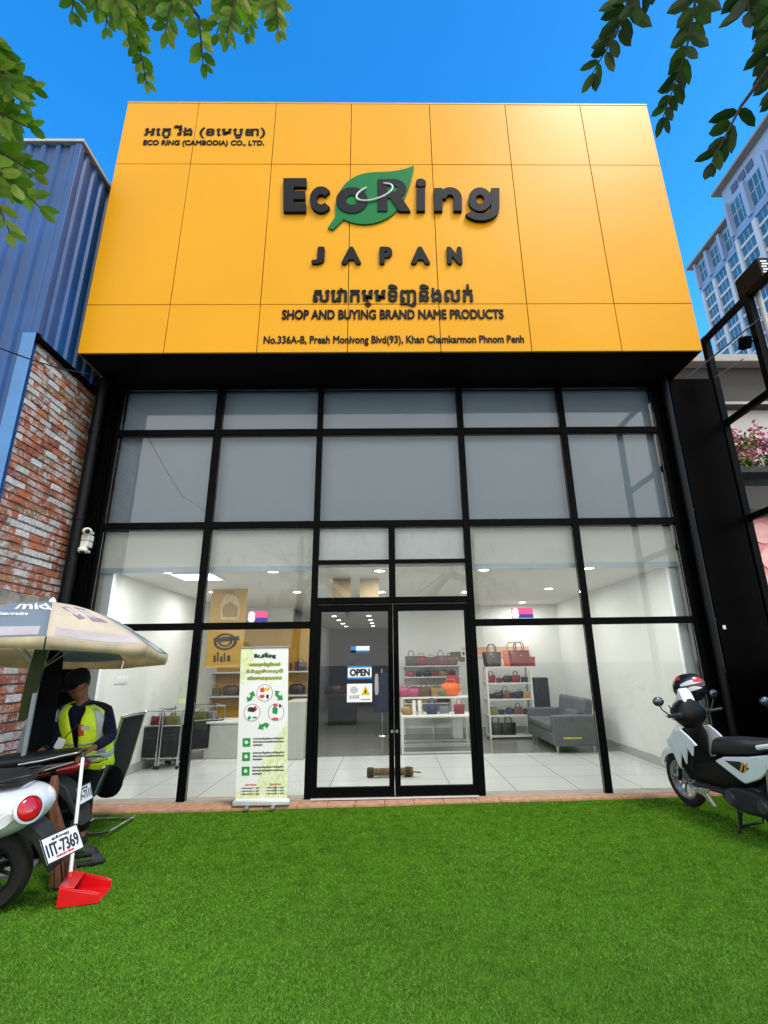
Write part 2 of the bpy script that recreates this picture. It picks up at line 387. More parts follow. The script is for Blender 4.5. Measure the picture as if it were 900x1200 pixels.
def ringpoly(cx, cy, ro_x, ro_y, ri_x, ri_y, a0, a1, n=32, d0=.055, ma=LET, extra=(), extras2=()):
    m = MB()
    po = [(cx+ro_x*math.cos(R(a0+(a1-a0)*i/n)), cy-ro_y*math.sin(R(a0+(a1-a0)*i/n))) for i in range(n+1)]
    pi_ = [(cx+ri_x*math.cos(R(a0+(a1-a0)*i/n)), cy-ri_y*math.sin(R(a0+(a1-a0)*i/n))) for i in range(n+1)]
    def emit(po, pi_, d):
        po = lp(po); pi_ = lp(pi_); rr = []
        for (a, b), (c, e) in zip(po, pi_): rr.append([(a, SY-.001, b), (a, SY-d, b), (c, SY-d, e), (c, SY-.001, e)])
        m.rings(rr, True)
    emit(po, pi_, d0)
    for i, pl in enumerate(extra): m.prism(lp(pl), lambda a, b, w_: (a, SY-w_, b), .001, d0+(i+1)*.0009)
    for (po2, pi2) in extras2: emit(po2, pi2, d0+.004)
    return m.build('lettering', ma, box)
def rect(u0, v0, u1, v1): return [(u0, v0), (u1, v0), (u1, v1), (u0, v1)]
heavy([rect(332.5, 211, 344.5, 250), rect(344.4, 211, 359.5, 221), rect(344.4, 226, 358, 235.5), rect(344.4, 240, 359, 250)])           # E
ringpoly(376.5, 235.6, 13.2, 15, 5.2, 6, 38, 322)                                                                                            # c
def grow(c, a, b): return c
# leaf with stalk
leaf = [(384, 268), (391, 256)]
bez = lambda p0, p1, p2, p3, n: [tuple((1-t)**3*p0[k]+3*(1-t)**2*t*p1[k]+3*(1-t)*t*t*p2[k]+t**3*p3[k] for k in (0, 1)) for t in [i/n for i in range(1, n+1)]]
up_ = [(393.5, 254)]+bez((393.5, 254), (391, 236), (398, 203), (440, 202), 16)+bez((440, 202), (462, 202), (476, 199), (485, 194), 8)
dn_ = bez((485, 194), (484, 206), (478, 226), (470, 240), 8)+bez((470, 240), (458, 262), (425, 270), (402, 257), 16)
m = MB(); pts = lp(up_+dn_); c0 = sp(435, 232)
m.prism(pts, lambda a, b, w_: (a, SY-w_, b), .001, .030)
m.prism(lp([(384, 267.5), (390, 270), (402.5, 257.5), (394, 253)]), lambda a, b, w_: (a, SY-w_, b), .001, .0305)
m.build('leaf_emblem', GREEN, box, bevel=.004)
ringpoly(412.5, 236, 18.5, 15.2, 6.8, 5.6, 0, 359.9, 40, d0=.045)                                                                           # o
heavy([rect(442.5, 211.5, 454, 249)], .045)
ringpoly(461, 222.6, 15, 11.2, 5, 3.6, -95, 95, 20, d0=.0455, extra=[rect(453.5, 211.5, 462, 219), rect(453.5, 226.2, 462, 233.8), [(457, 233), (469, 230.5), (481, 249), (467.5, 249)]])   # R
heavy([rect(488, 222.5, 498, 249)]); m = MB(); c = sp(493, 216); rr = abs(sp(499, 216)[0]-c[0]); m.lathe([(0, .001), (rr, .001), (rr, .055), (0, .055)], 24, Matrix.Translation((c[0], SY, c[1])) @ Matrix.Rotation(PI/2, 4, 'X')); m.build('lettering', LET, box)
ringpoly(527, 234.5, 14, 13, 4.4, 4.5, 0, 180, 20, extra=[rect(508.5, 222.5, 518.3, 249), rect(531.3, 233.5, 541, 249)])
ringpoly(562, 235.6, 13.5, 13.8, 5, 5.2, 0, 359.9, 36, extra=[rect(575, 222.5, 584.8, 246)],
         extras2=[([(563.5+21.3*math.cos(R(a)), 246-14.5*math.sin(R(a))) for a in range(0, -151, -10)], [(563.5+11.4*math.cos(R(a)), 246-6.6*math.sin(R(a))) for a in range(0, -151, -10)])])
# the thin white ring over the leaf and the stem line
m = MB()
m.tube([(lambda q: (q[0], SY-.05, q[1]))(sp(439+22*math.cos(R(t))*math.cos(R(17))-8.2*math.sin(R(t))*math.sin(R(17)), 227-22*math.cos(R(t))*math.sin(R(17))-8.2*math.sin(R(t))*math.cos(R(17)))) for t in range(-250, 62, 8)], .014, 6)
m.build('ring_emblem', mat('ring_white', 'f0f0ea', .4, var=0), box, smooth=60)
# roller blinds
BL1 = mat('blind_grey', 'a0b0bb', .8, var=.04, vs=1.2); BL2 = mat('blind_cream', 'eceee4', .8, var=.03, vs=1.2); BARM = mat('blind_bar', 'aebfc6', .4, .3, var=.05); BLW = mat('blind_white', 'f2f7f6', .6, var=.03)
for i, (a, b) in enumerate(XA):
    MB().box((a-.03, 7.16, 3.52), (b+.03, 7.168, 5.71)).build('roller_blind', BL1, shop)
    if i != 2:
        bl = MB().box((a-.03, 7.15, 2.95), (b+.03, 7.158, 3.47)).build('roller_blind', BL2, shop)
        MB().box((a-.03, 7.143, 2.875), (b+.03, 7.165, 2.95)).build('bottom_bar', BARM, bl, bevel=.004)
MB().box((-.98, 7.12, 2.96), (1.1, 7.128, 3.47)).build('roller_blind', BLW, shop)
MB().box((-4.0, 7.10, 3.468), (4.15, 7.35, 3.56)).build('pelmet', BLACKM, shop)
# downpipes
m = MB(); m.tube([(-4.20, 6.8, -.03), (-4.20, 6.8, 5.72)], .075, 16)
for z in (.6, 2.2, 3.55, 4.85): m.lathe([(.075, 0), (.085, 0), (.085, .05), (.075, .05)], 16, Matrix.Translation((-4.20, 6.8, z)), cap=False)
m.build('downpipe', mat('pipe_black', '08090a', .4, var=.1, spec=.2), shop, smooth=40)
m = MB(); m.tube([(4.265, 6.86, 0), (4.265, 6.86, 5.72)], .05, 16)
for z in (.5, 1.45, 2.1, 3.6, 4.55): m.lathe([(.05, 0), (.058, 0), (.058, .04), (.05, .04)], 16, Matrix.Translation((4.265, 6.86, z)), cap=False)
m.build('downpipe', mat('pipe_black', '101214', .35), shop, smooth=40)

# ------------------------------------------------------------------ interior setting
def tilemat(name, c, g, sz, r):
    ma = bpy.data.materials.new(name); ma.use_nodes = True; t = ma.node_tree; b = t.nodes['Principled BSDF']; L = t.links.new
    tc = t.nodes.new('ShaderNodeTexCoord'); br = t.nodes.new('ShaderNodeTexBrick'); br.offset = 0
    br.inputs['Color1'].default_value = srgb(c); br.inputs['Color2'].default_value = tuple(x*.96 for x in srgb(c)[:3])+(1,); br.inputs['Mortar'].default_value = srgb(g)
    br.inputs['Scale'].default_value = 1; br.inputs['Mortar Size'].default_value = .006; br.inputs['Brick Width'].default_value = sz; br.inputs['Row Height'].default_value = sz
    L(tc.outputs['Object'], br.inputs['Vector']); L(br.outputs[0], b.inputs['Base Color']); b.inputs['Roughness'].default_value = r
    return ma
def struct(name, mb, ma, label, cat): return tag(mb.build(name, ma), label, cat, kind='structure')
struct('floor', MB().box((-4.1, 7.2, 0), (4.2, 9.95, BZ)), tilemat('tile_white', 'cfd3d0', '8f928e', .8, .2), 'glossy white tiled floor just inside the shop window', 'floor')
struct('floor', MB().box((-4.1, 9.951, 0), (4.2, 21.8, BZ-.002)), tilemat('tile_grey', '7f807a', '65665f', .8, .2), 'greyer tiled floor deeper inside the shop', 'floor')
struct('ceiling', MB().box((-4.1, 7.30, 2.95), (4.2, 21.8, 2.999)), CEIL, 'low white ceiling over the shop floor', 'ceiling')
struct('wall', MB().box((-4.099, 7.2, BZ), (-3.95, 21.8, 2.95)), WALLW, 'white wall on the side with the switch plate and trolleys', 'wall')
struct('wall', MB().box((4.12, 7.2, BZ), (4.199, 21.8, 2.95)), WALLW, 'white wall behind the grey sofa', 'wall')
struct('wall', MB().box((.12, 12.7, BZ), (4.12, 12.8, 2.95)), WALLW, 'white back wall behind the handbag shelves', 'wall')
struct('wall', MB().box((-3.95, 12.6, BZ), (-2.3, 12.7, 2.95)), WALLW, 'white back wall behind the yellow shelving', 'wall')
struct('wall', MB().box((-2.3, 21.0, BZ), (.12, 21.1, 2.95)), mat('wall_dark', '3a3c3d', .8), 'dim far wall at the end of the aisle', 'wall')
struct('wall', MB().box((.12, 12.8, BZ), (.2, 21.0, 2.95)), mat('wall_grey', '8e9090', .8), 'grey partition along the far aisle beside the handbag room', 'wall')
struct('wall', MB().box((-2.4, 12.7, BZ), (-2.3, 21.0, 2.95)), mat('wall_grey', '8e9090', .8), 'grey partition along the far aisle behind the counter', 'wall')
REV = mat('reveal_white', 'e3ecee', .6, var=.03)
for x0, x1 in ((-3.949, -3.83), (4.0, 4.119)):
    struct('wall_return', MB().box((x0, 7.2, BZ), (x1, 7.27, 2.95)), REV, 'pale jamb board beside the %s end of the shop window' % ('brick wall' if x0 < 0 else 'black side wall'), 'jamb')
SK = mat('skirting_grey', 'a3a5a3', .4, var=.05)
struct('skirting', MB().box((4.1, 7.3, BZ), (4.119, 12.69, BZ+.13)), SK, 'grey skirting along the wall behind the sofa', 'skirting')
struct('skirting', MB().box((-3.949, 7.3, BZ), (-3.93, 12.5, BZ+.13)), SK, 'grey skirting along the wall behind the trolleys', 'skirting')
struct('skirting', MB().box((.12, 12.68, BZ), (4.09, 12.699, BZ+.13)), SK, 'grey skirting below the handbag shelves', 'skirting')
# downlights
LE = mat('downlight_glow', 'fff6e6', .5, var=0, emit=8)
def downlight(x, y, label, k=13):
    t = empty('ceiling_light', (x, y, 2.95), label=label, cat='downlight', group='downlights in the shop ceiling')
    m = MB(); m.lathe([(.075, -.002), (.1, -.004), (.1, -.012), (.075, -.014)], 20, Matrix.Translation((x, y, 2.95)), cap=False); m.build('trim_ring', WHITE, t, smooth=40)
    m = MB(); m.lathe([(0.001, -.006), (.076, -.006), (.076, -.010), (.001, -.010)], 20, Matrix.Translation((x, y, 2.95))); m.build('diffuser', LE, t)
    l = bpy.data.lights.new('lamp', 'AREA'); l.shape = 'DISK'; l.size = .14; l.energy = k; l.color = (1, .97, .92)
    lo = bpy.data.objects.new('lamp', l); COL.objects.link(lo); lo.parent = t; lo.location = (0, 0, -.03)
for u, v, lb in [(195, 671, 'round downlight over the trolleys'), (320, 670, 'round downlight nearest the glass above the roll up banner'), (250, 694, 'round downlight between trolleys and yellow shelving'), (348, 694, 'round downlight behind the banner near the door'),
              (445, 669, 'round downlight just inside the door transom'), (447, 694, 'second round downlight inside behind the door transom'), (567, 668, 'round downlight nearest the glass right of the doors'), (643, 690, 'round downlight over the grey sofa'),
              (612, 706, 'round downlight in front of the handbag rack'), (690, 666, 'round downlight nearest the glass beside the blank wall'), (545, 694, 'round downlight just right of the doors further in')]:
    p = P(u, v, Z=2.94); downlight(p.x, p.y, lb)
for i in range(6):
    for k, x in enumerate((-1.55, -.55)):
        downlight(x, 12.2+1.45*i, 'far downlight, %s one back in the %s row along the dim aisle' % (('first', 'second', 'third', 'fourth', 'fifth', 'sixth')[i], ('counter side', 'handbag side')[k]), 2.5)
# ------------------------------------------------------------------ left neighbour: blue metal cladding over a brick side wall
nb = empty('neighbour_building', (-6.5, 8, 0), label='neighbouring building clad in blue corrugated metal above a weathered brick side wall', cat='building')
BLUE = mat('blue_metal', '184a80', .45, .0, var=.25, vs=1.3, bump=.1, bs=8)
BLUEL = mat('blue_trim', '4a7fb4', .45, .0, var=.15, vs=2)
NX, NY, NT, BT = -4.4, 5.6, 8.88, 5.55
def corrug(a0, a1, z0, z1, fn, pitch=.21, dep=.035, nz=1):
    m = MB(); x = a0; prof = []
    while x < a1:
        for dx, d in ((0, 0), (.52, 0), (.62, 1), (.9, 1)):
            if x+dx*pitch <= a1: prof.append((x+dx*pitch, d*dep))
        x += pitch
    prof.append((a1, 0))
    rr = [[fn(a, d, z) for a, d in prof]+[fn(a, -.03, z) for a, d in reversed(prof)] for z in (z0, z1)]
    m.rings(rr, True); return m
corrug(-12, NX, 0, NT, lambda a, d, z: (a, NY-d, z)).build('front_cladding', BLUE, nb)
corrug(NY, 16, BT+.05, NT, lambda a, d, z: (NX+d, a, z)).build('side_cladding', BLUE, nb)
MB().box((NX-.14, NY-.06, 0), (NX+.02, NY-.042, BT+.1)).build('corner_trim', BLUEL, nb, bevel=.004)
MB().box((NX-.05, NY-.05, BT+.1), (NX+.045, NY+.03, NT)).build('corner_trim', BLUE, nb, bevel=.006)
m = MB(); m.box((-12, NY-.07, NT), (NX+.07, NY+.10, NT+.05)); m.box((NX-.1, NY+.1, NT), (NX+.07, 16, NT+.05)); m.build('roof_flashing', mat('flash_grey', 'b7b2a4', .6, .3), nb, bevel=.005)
m = MB(); m.box((-12, NY+.1, NT-.2), (NX-.1, 16, NT)); m.build('roof', BLUE, nb)
MB().box((NX-.01, NY-.03, BT), (NX+.06, 7.42, BT+.07)).build('flashing', BLACKM, nb, bevel=.004)
m = MB(); m.box((NX-.25, NY+.02, 0), (NX-.02, 7.6, BT)); m.build('wall', mat('mortar', '8d8377', .9, var=.25, vs=12, bump=.4, bs=60), nb)
def bricks(z0, z1, bw, bh, seed, wt):
    rs = random.Random(seed); vs_, fs, cs = [], [], []
    z = z0; row = 0
    while z < z1-.01:
        y = NY+.03-(row % 2)*bw/2
        while y < 7.4:
            a, b = max(y, NY+.03)+rs.uniform(0, .004), min(y+bw-.012, 7.4); zz0, zz1 = z+rs.uniform(0, .004), min(z+bh-.014+rs.uniform(-.003, .004), z1)
            y += bw
            if b-a < .03: continue
            d = rs.uniform(-.004, .012); j = lambda: rs.uniform(-.004, .004)
            q = [(NX-.03, a, zz0), (NX-.03, b, zz0), (NX-.03, b, zz1), (NX-.03, a, zz1), (NX+d, a+.005+j(), zz0+.005+j()), (NX+d, b-.005+j(), zz0+.005+j()), (NX+d+j(), b-.005+j(), zz1-.005+j()), (NX+d, a+.005+j(), zz1-.005+j())]
            n = len(vs_); vs_ += q; fs += [tuple(n+i for i in f) for f in [(4, 5, 6, 7), (0, 1, 5, 4), (1, 2, 6, 5), (2, 3, 7, 6), (3, 0, 4, 7)]]
            t = rs.random()
            c = (.64, .60, .56) if t < wt else ((.46, .14, .06) if t < wt+(1-wt)*.55 else ((.33, .09, .05) if t < wt+(1-wt)*.85 else (.36, .19, .09)))
            k = rs.uniform(.8, 1.15); cs += [(c[0]*k, c[1]*k, c[2]*k, 1)]*8
        z += bh; row += 1
    inv = _W[nb.name].inverted()
    me = bpy.data.meshes.new('brick_wall'); me.from_pydata([tuple(inv @ Vector(p)) for p in vs_], [], fs)
    at = me.color_attributes.new('tint', 'FLOAT_COLOR', 'POINT'); at.data.foreach_set('color', np.array(cs, dtype=np.float32).ravel())
    me.materials.append(BRICK); o = bpy.data.objects.new('brick_wall', me); COL.objects.link(o); o.parent = nb; _W[o.name] = _W[nb.name]; return o
def brickmat():
    ma = bpy.data.materials.new('old_brick'); ma.use_nodes = True; t = ma.node_tree; b = t.nodes['Principled BSDF']; L = t.links.new
    at = t.nodes.new('ShaderNodeAttribute'); at.attribute_name = 'tint'; tc = t.nodes.new('ShaderNodeTexCoord')
    n = t.nodes.new('ShaderNodeTexNoise'); n.inputs['Scale'].default_value = 4.5; n.inputs['Detail'].default_value = 10; n.inputs['Roughness'].default_value = .78; L(tc.outputs['Object'], n.inputs['Vector'])
    mr = t.nodes.new('ShaderNodeMapRange'); mr.inputs['From Min'].default_value = .48; mr.inputs['From Max'].default_value = .57; mr.inputs['To Max'].default_value = .85; L(n.outputs[0], mr.inputs['Value'])
    mx = t.nodes.new('ShaderNodeMixRGB'); L(mr.outputs[0], mx.inputs[0]); L(at.outputs['Color'], mx.inputs[1]); mx.inputs[2].default_value = (.62, .58, .54, 1)
    n2 = t.nodes.new('ShaderNodeTexNoise'); n2.inputs['Scale'].default_value = 30; n2.inputs['Detail'].default_value = 6; L(tc.outputs['Object'], n2.inputs['Vector'])
    m2 = t.nodes.new('ShaderNodeMapRange'); m2.inputs['From Min'].default_value = .3; m2.inputs['From Max'].default_value = .7; m2.inputs['To Min'].default_value = .65; m2.inputs['To Max'].default_value = 1.15; L(n2.outputs[0], m2.inputs['Value'])
    v = t.nodes.new('ShaderNodeVectorMath'); v.operation = 'SCALE'; L(mx.outputs[0], v.inputs[0]); L(m2.outputs[0], v.inputs['Scale']); L(v.outputs[0], b.inputs['Base Color']); b.inputs['Roughness'].default_value = .9
    bp = t.nodes.new('ShaderNodeBump'); bp.inputs['Strength'].default_value = .5; bp.inputs['Distance'].default_value = .012; L(n2.outputs[0], bp.inputs['Height']); L(bp.outputs[0], b.inputs['Normal'])
    return ma
BRICK = brickmat()
bricks(2.5, BT, .225, .092, 4, .26); bricks(0, 1.82, .25, .105, 5, .25)
m = MB(); rs = random.Random(9); nyy, nzz = 14, 8
vs_ = [(NX+.012+rs.uniform(-.008, .01), NY+.02+1.8*i/nyy, 1.82+.68*j/nzz) for j in range(nzz+1) for i in range(nyy+1)]
m.add(vs_, [(j*(nyy+1)+i, j*(nyy+1)+i+1, (j+1)*(nyy+1)+i+1, (j+1)*(nyy+1)+i) for j in range(nzz) for i in range(nyy)])
m.build('plaster_band', mat('old_plaster', '9a9184', .9, var=.5, vs=7, bump=.8, bs=14), nb, smooth=60)

# overhead cable
m = MB(); a = Vector((-4.9, -14, 6.4)); b = P(0, 408, Y=4.6); c = P(117, 440, Y=6.5)
pts = [a]+[b.lerp(c, t/12)-Vector((0, 0, .05*math.sin(PI*t/12))) for t in range(13)]
m.tube(pts, .008, 6); anchor(m.build('overhead_cable', RUB, smooth=60), 'thin black cable strung across the blue cladding to the black downpipe', 'cable')

# security cameras on the column beside the bricks
CAMW = mat('camera_white', 'dcd8cd', .4, var=.06)
c = P(100.5, 634, Y=6.84)
m = MB(); m.box((c.x-.055, 6.80, c.z-.085), (c.x+.05, 6.93, c.z-.003)); m.box((c.x-.058, 6.80, c.z+.003), (c.x+.055, 6.93, c.z+.085)); jb = m.build('junction_box', CAMW, bevel=.008); anchor(jb, 'white plastic junction box between the two small security cameras', 'junction box')
def seccam(p, d, label):
    t = empty('security_camera', p, label=label, cat='camera', group='security cameras beside the shop front')
    m = MB(); m.ell(p, (.062, .062, .052), 16); m.build('housing', CAMW, t, smooth=60)
    q = Vector(p)+Vector(d)*.045; m = MB(); m.ell(q, (.034, .034, .034), 12); m.build('lens', mat('lens_black', '0c0c0e', .15, var=0), t, smooth=60)
    m = MB(); m.tube([p, (p[0], 6.93, p[2])], .025, 10); m.build('bracket', CAMW, t)
seccam((c.x+.02, 6.80, c.z+.125), (.55, -.75, -.15), 'white dome security camera above the junction box')
seccam((c.x+.01, 6.79, c.z-.135), (.35, -.6, -.7), 'white dome security camera below the junction box')

# ------------------------------------------------------------------ right side: black wall, steel frame, concrete neighbour
bw = MB().box((4.335, 6.86, 0), (5.0, 7.25, 5.73)); m = bw.build('black_wall', mat('black_sheet', '030304', .3, var=.25, vs=1.2, bump=.06, bs=2.5, spec=.03), bevel=.006)
anchor(m, 'tall plain black metal faced wall beside the shop front', 'wall')
m = MB(); m.box((4.345, 6.852, 1.86), (4.43, 6.86, 1.95)); q = P(849, 735, Y=6.85)
m = MB(); m.box((q.x-.02, 6.85, q.z-.025), (q.x+.02, 6.859, q.z+.025)); anchor(m.build('notice_tag', WHITE, bevel=.002), 'tiny white square tag stuck on the black wall', 'tag')
fr = empty('steel_frame', (5.2, 5.5, 0), label='tall black steel grid frame standing in front of the concrete neighbour', cat='frame')
FB = mat('steel_black', '050607', .45, .0, var=.2, vs=4, spec=.06)
for y in (7.06, 6.03, 4.9, 3.7): MB().box((5.15, y-.05, -.03), (5.25, y+.05, 6.6)).build('post', FB, fr, bevel=.006)
for z in (6.56, 5.05, 3.54): MB().box((5.165, 3.6, z-.045), (5.235, 7.1, z+.045)).build('rail', FB, fr, bevel=.004)
m = MB(); m.box((5.18, 4.0, 0), (5.22, 7.05, 1.55)); m.build('infill_panel', BLACKM, fr)
m = MB(); a = P(806, 442, X=5.0); b = P(892, 372, X=5.15); m.tube([a, b], .012, 6); a = P(838, 442, X=5.15); b = P(872, 420, X=5.2); m.tube([a, b], .008, 6); m.build('stay_rod', STEEL, fr, smooth=60)
# light box sign and floodlight on the frame
q0 = P(868, 320, X=5.3); q1 = P(893, 292, X=5.3)
t = empty('light_box', (5.3, (q0.y+q1.y)/2, q0.z), label='small black box sign with pale lettering fixed on top of the steel frame', cat='sign')
ya, yb = q1.y-.02, q0.y
MB().box((5.17, ya, 6.61), (5.36, yb, 6.93)).build('sign_body', mat('sign_black', '0a0b0d', .45, spec=.12), t, bevel=.01)
m = MB()
for k in range(5): m.box((5.20+.012*(k % 2), ya-.006, 6.67+.045*k), (5.31-.018*(k % 3), ya-.001, 6.695+.045*k))
m.build('pale_marks', WHITE, t)
t = empty('floodlight', P(873, 402, X=5.05), label='small black floodlight on an arm of the steel frame', cat='floodlight')
q = P(873, 402, X=5.05); m = MB(); m.obox(q, (.10, .14, .17), (.3, 0, .2)); m.build('lamp_body', BLACKM, t, bevel=.012); m = MB(); m.tube([q+Vector((.02, .0, 0)), (5.18, q.y-.02, q.z+.04)], .014, 8); m.build('arm', FB, t)
m = MB(); m.tube([P(886, 335, X=5.32), P(905, 425, X=5.32)], .035, 10); m.tube([P(886, 335, X=5.32), (5.32, P(886, 335, X=5.32).y, 6.45), (5.32, 5.95, 0)], .035, 10) if False else None
pt = P(886, 335, X=5.30); m = MB(); m.tube([(5.30, pt.y, 0), (5.30, pt.y, pt.z)], .035, 10); anchor(m.build('conduit_pipe', mat('pipe_grey', 'b4b2ac', .5), smooth=60), 'pale grey conduit pipe running up behind the steel frame post', 'pipe')
cb = empty('concrete_building', (9, 12, 0), label='grey concrete neighbour with a deep eave and a white wall behind the steel frame', cat='building')
Y9 = 9.0
z = lambda v, u=870, Y=Y9: P(u, v, Y=Y).z
CON = mat('concrete_grey', '474642', .85, var=.2, vs=1.5, bump=.1); CONL = mat('concrete_light', 'a9a79f', .8, var=.15, vs=2)
MB().box((4.4, 8.75, z(431)), (16, 10.5, z(423))).build('eave', CONL, cb, bevel=.01)
MB().box((4.4, Y9, z(474)), (16, 10.5, z(431)-.002)).build('beam', CON, cb)
MB().box((4.4, Y9+.25, z(592)), (16, 10.6, z(474)-.002)).build('wall', mat('wall_white_out', 'd9d9d6', .8, var=.08, vs=1), cb)
MB().box((4.4, Y9-.02, z(474)), (16, Y9+.02, z(471))).build('string_course', CONL, cb)
MB().box((4.4, Y9+.1, z(602)), (16, 10.6, z(557))).build('balustrade', glass('green_glass', .35, 1.0), cb)
MB().box((4.4, Y9+.3, z(700)), (16, 10.6, z(602)-.01)).build('shop_window', mat('dark_window', '3a3d3c', .25, var=.2), cb)
MB().box((4.4, Y9+.1, z(702)), (16, 10.6, z(687))).build('ledge', CONL, cb, bevel=.01)
MB().box((4.4, Y9+.2, 0), (16, 10.6, z(702)-.005)).build('base_wall', mat('base_grey', '77787a', .8, var=.15, vs=1), cb)
t = empty('poster', (P(885, 685, Y=9.0).x, 9.28, z(685)), label='pink poster with soft rounded shapes in the window of the concrete neighbour', cat='poster')
a, b = P(866, 686, Y=9.27), P(925, 604, Y=9.27)
MB().box((a.x, 9.25, a.z), (b.x, 9.29, b.z)).build('sheet', mat('poster_pink', 'd98a8c', .5, var=.1, vs=2), t)
m = MB()
for u, v, r in ((893, 625, .2), (879, 650, .16), (905, 655, .22), (880, 672, .1), (895, 680, .12)):
    p = P(u, v, Y=9.25); m.lathe([(.001, 0), (r, 0), (r, .006), (.001, .006)], 20, Matrix.Translation((p.x, 9.25-.0013*r*30, p.z)) @ Matrix.Rotation(PI/2, 4, 'X'))
m.build('print', mat('poster_rose', 'eab3ae', .5, var=.15, vs=5), t)
# planter with bougainvillea
t = empty('flowering_plant', (6.9, 8.8, z(556)), label='pink bougainvillea spilling from the long ledge planter behind the steel frame', cat='plant')
MB().box((5.6, 8.7, z(560)), (9.5, 9.1, z(553))).build('planter', mat('planter_dark', '2c2e2c', .7), t, bevel=.01)
LEAFG = [mat('leaf_a', '5f8a2a', .5, var=.2, vs=30), mat('leaf_b', '86a83a', .5, var=.2, vs=30), mat('leaf_c', '3f6420', .5, var=.2, vs=30)]
BLOS = [mat('blossom_a', 'd8719c', .6, var=.2, vs=30), mat('blossom_b', 'e9a9c0', .6, var=.2, vs=30), mat('blossom_c', 'f0d5dc', .6, var=.2, vs=30)]
def leaflet(m, base, d, nrm, L, W, k=0, fold=.18):
    d = d.normalized(); s = d.cross(nrm)
    if s.length < 1e-4: s = d.cross(Vector((1, 0, 0)))
    s.normalize(); n = s.cross(d)
    c = [base+d*(L*t)-n*(.10*L*t*t) for t in (0, .33, .7, 1)]
    q = lambda t, w_: base+d*(L*t)-n*(.10*L*t*t)+n*(fold*w_*W)
    l = [q(t, w_)+s*(W*w_) for t, w_ in ((.14, .36), (.42, .5), (.76, .38))]; r = [q(t, w_)-s*(W*w_) for t, w_ in ((.14, .36), (.42, .5), (.76, .38))]
    m.add(c+l+r, [(0, 1, 4), (1, 5, 4), (1, 2, 6, 5), (2, 3, 6), (0, 7, 1), (1, 7, 8), (1, 8, 9, 2), (2, 9, 3)], k)
rs = random.Random(11); mf = MB(); mbs = MB(); mst = MB()
def rv(rs): return Vector((rs.gauss(0, 1), rs.gauss(0, 1), rs.gauss(0, 1))).normalized()
zb = z(553)
for i in range(150):
    x = rs.uniform(5.6, 9.4); p0 = Vector((x, rs.uniform(8.75, 9.0), zb)); tip = p0+Vector((rs.uniform(-.2, .2), rs.uniform(-.25, .1), rs.uniform(.2, .75)*(1 if rs.random() < .8 else 1.35))); mst.tube([p0, (p0+tip)/2+Vector((.03, 0, .03)), tip], .006, 5)
    for j in range(22):
        q = p0.lerp(tip, rs.uniform(.1, 1))+rv(rs)*rs.uniform(.02, .11); leaflet(mf, q, rv(rs), rv(rs), rs.uniform(.05, .09), .045, rs.randrange(3))
    if rs.random() < .75:
        for j in range(26):
            q = p0.lerp(tip, rs.uniform(.55, 1.05))+rv(rs)*rs.uniform(.01, .10); leaflet(mbs, q, rv(rs), rv(rs), rs.uniform(.055, .085), .065, rs.choice((0, 0, 1, 1, 2)))
mf.build('foliage', LEAFG, t); mbs.build('blossom', BLOS, t); mst.build('stem', mat('stem_brown', '5a4a32', .8), t)

# ------------------------------------------------------------------ far apartment tower
tw = empty('apartment_tower', (68, 55, 0), label='tall pale blue and white apartment tower rising behind the black steel frame', cat='building')
TX = 60.0
TB = mat('tower_blue', '8c9fb9', .7, var=.08, vs=.15); TBD = mat('tower_blue_band', '7593b8', .7, var=.08, vs=.15); TWH = mat('tower_white', 'b9bcc2', .7, var=.06, vs=.3); TG = mat('tower_glass', '3c6a80', .10, var=.35, vs=.5); TE = mat('tower_eave', '8c8378', .7)
ty = lambda u, v: P(u, v, X=TX).y
tz = lambda u, v: P(u, v, X=TX).z
Yfar, Ymid, R1, R2 = 79.8, 68.2, 74.0, 79.5
m = MB(); m.box((TX, Ymid, -1), (TX+22, Yfar, R1-.3)); m.build('tower_block', TB, tw)
m = MB(); m.box((TX-.9, 20, -1), (TX+22, Ymid, R2-.3)); m.build('tower_block', TB, tw)
m = MB(); m.box((TX-1.2, Ymid+.01, R1-.3), (TX+23, Yfar+.9, R1+.15)); m.build('roof_eave', TE, tw)
m = MB(); m.box((TX-2.2, 20, R2-.3), (TX+23, Ymid+.9, R2+.15)); m.build('roof_eave', TE, tw)
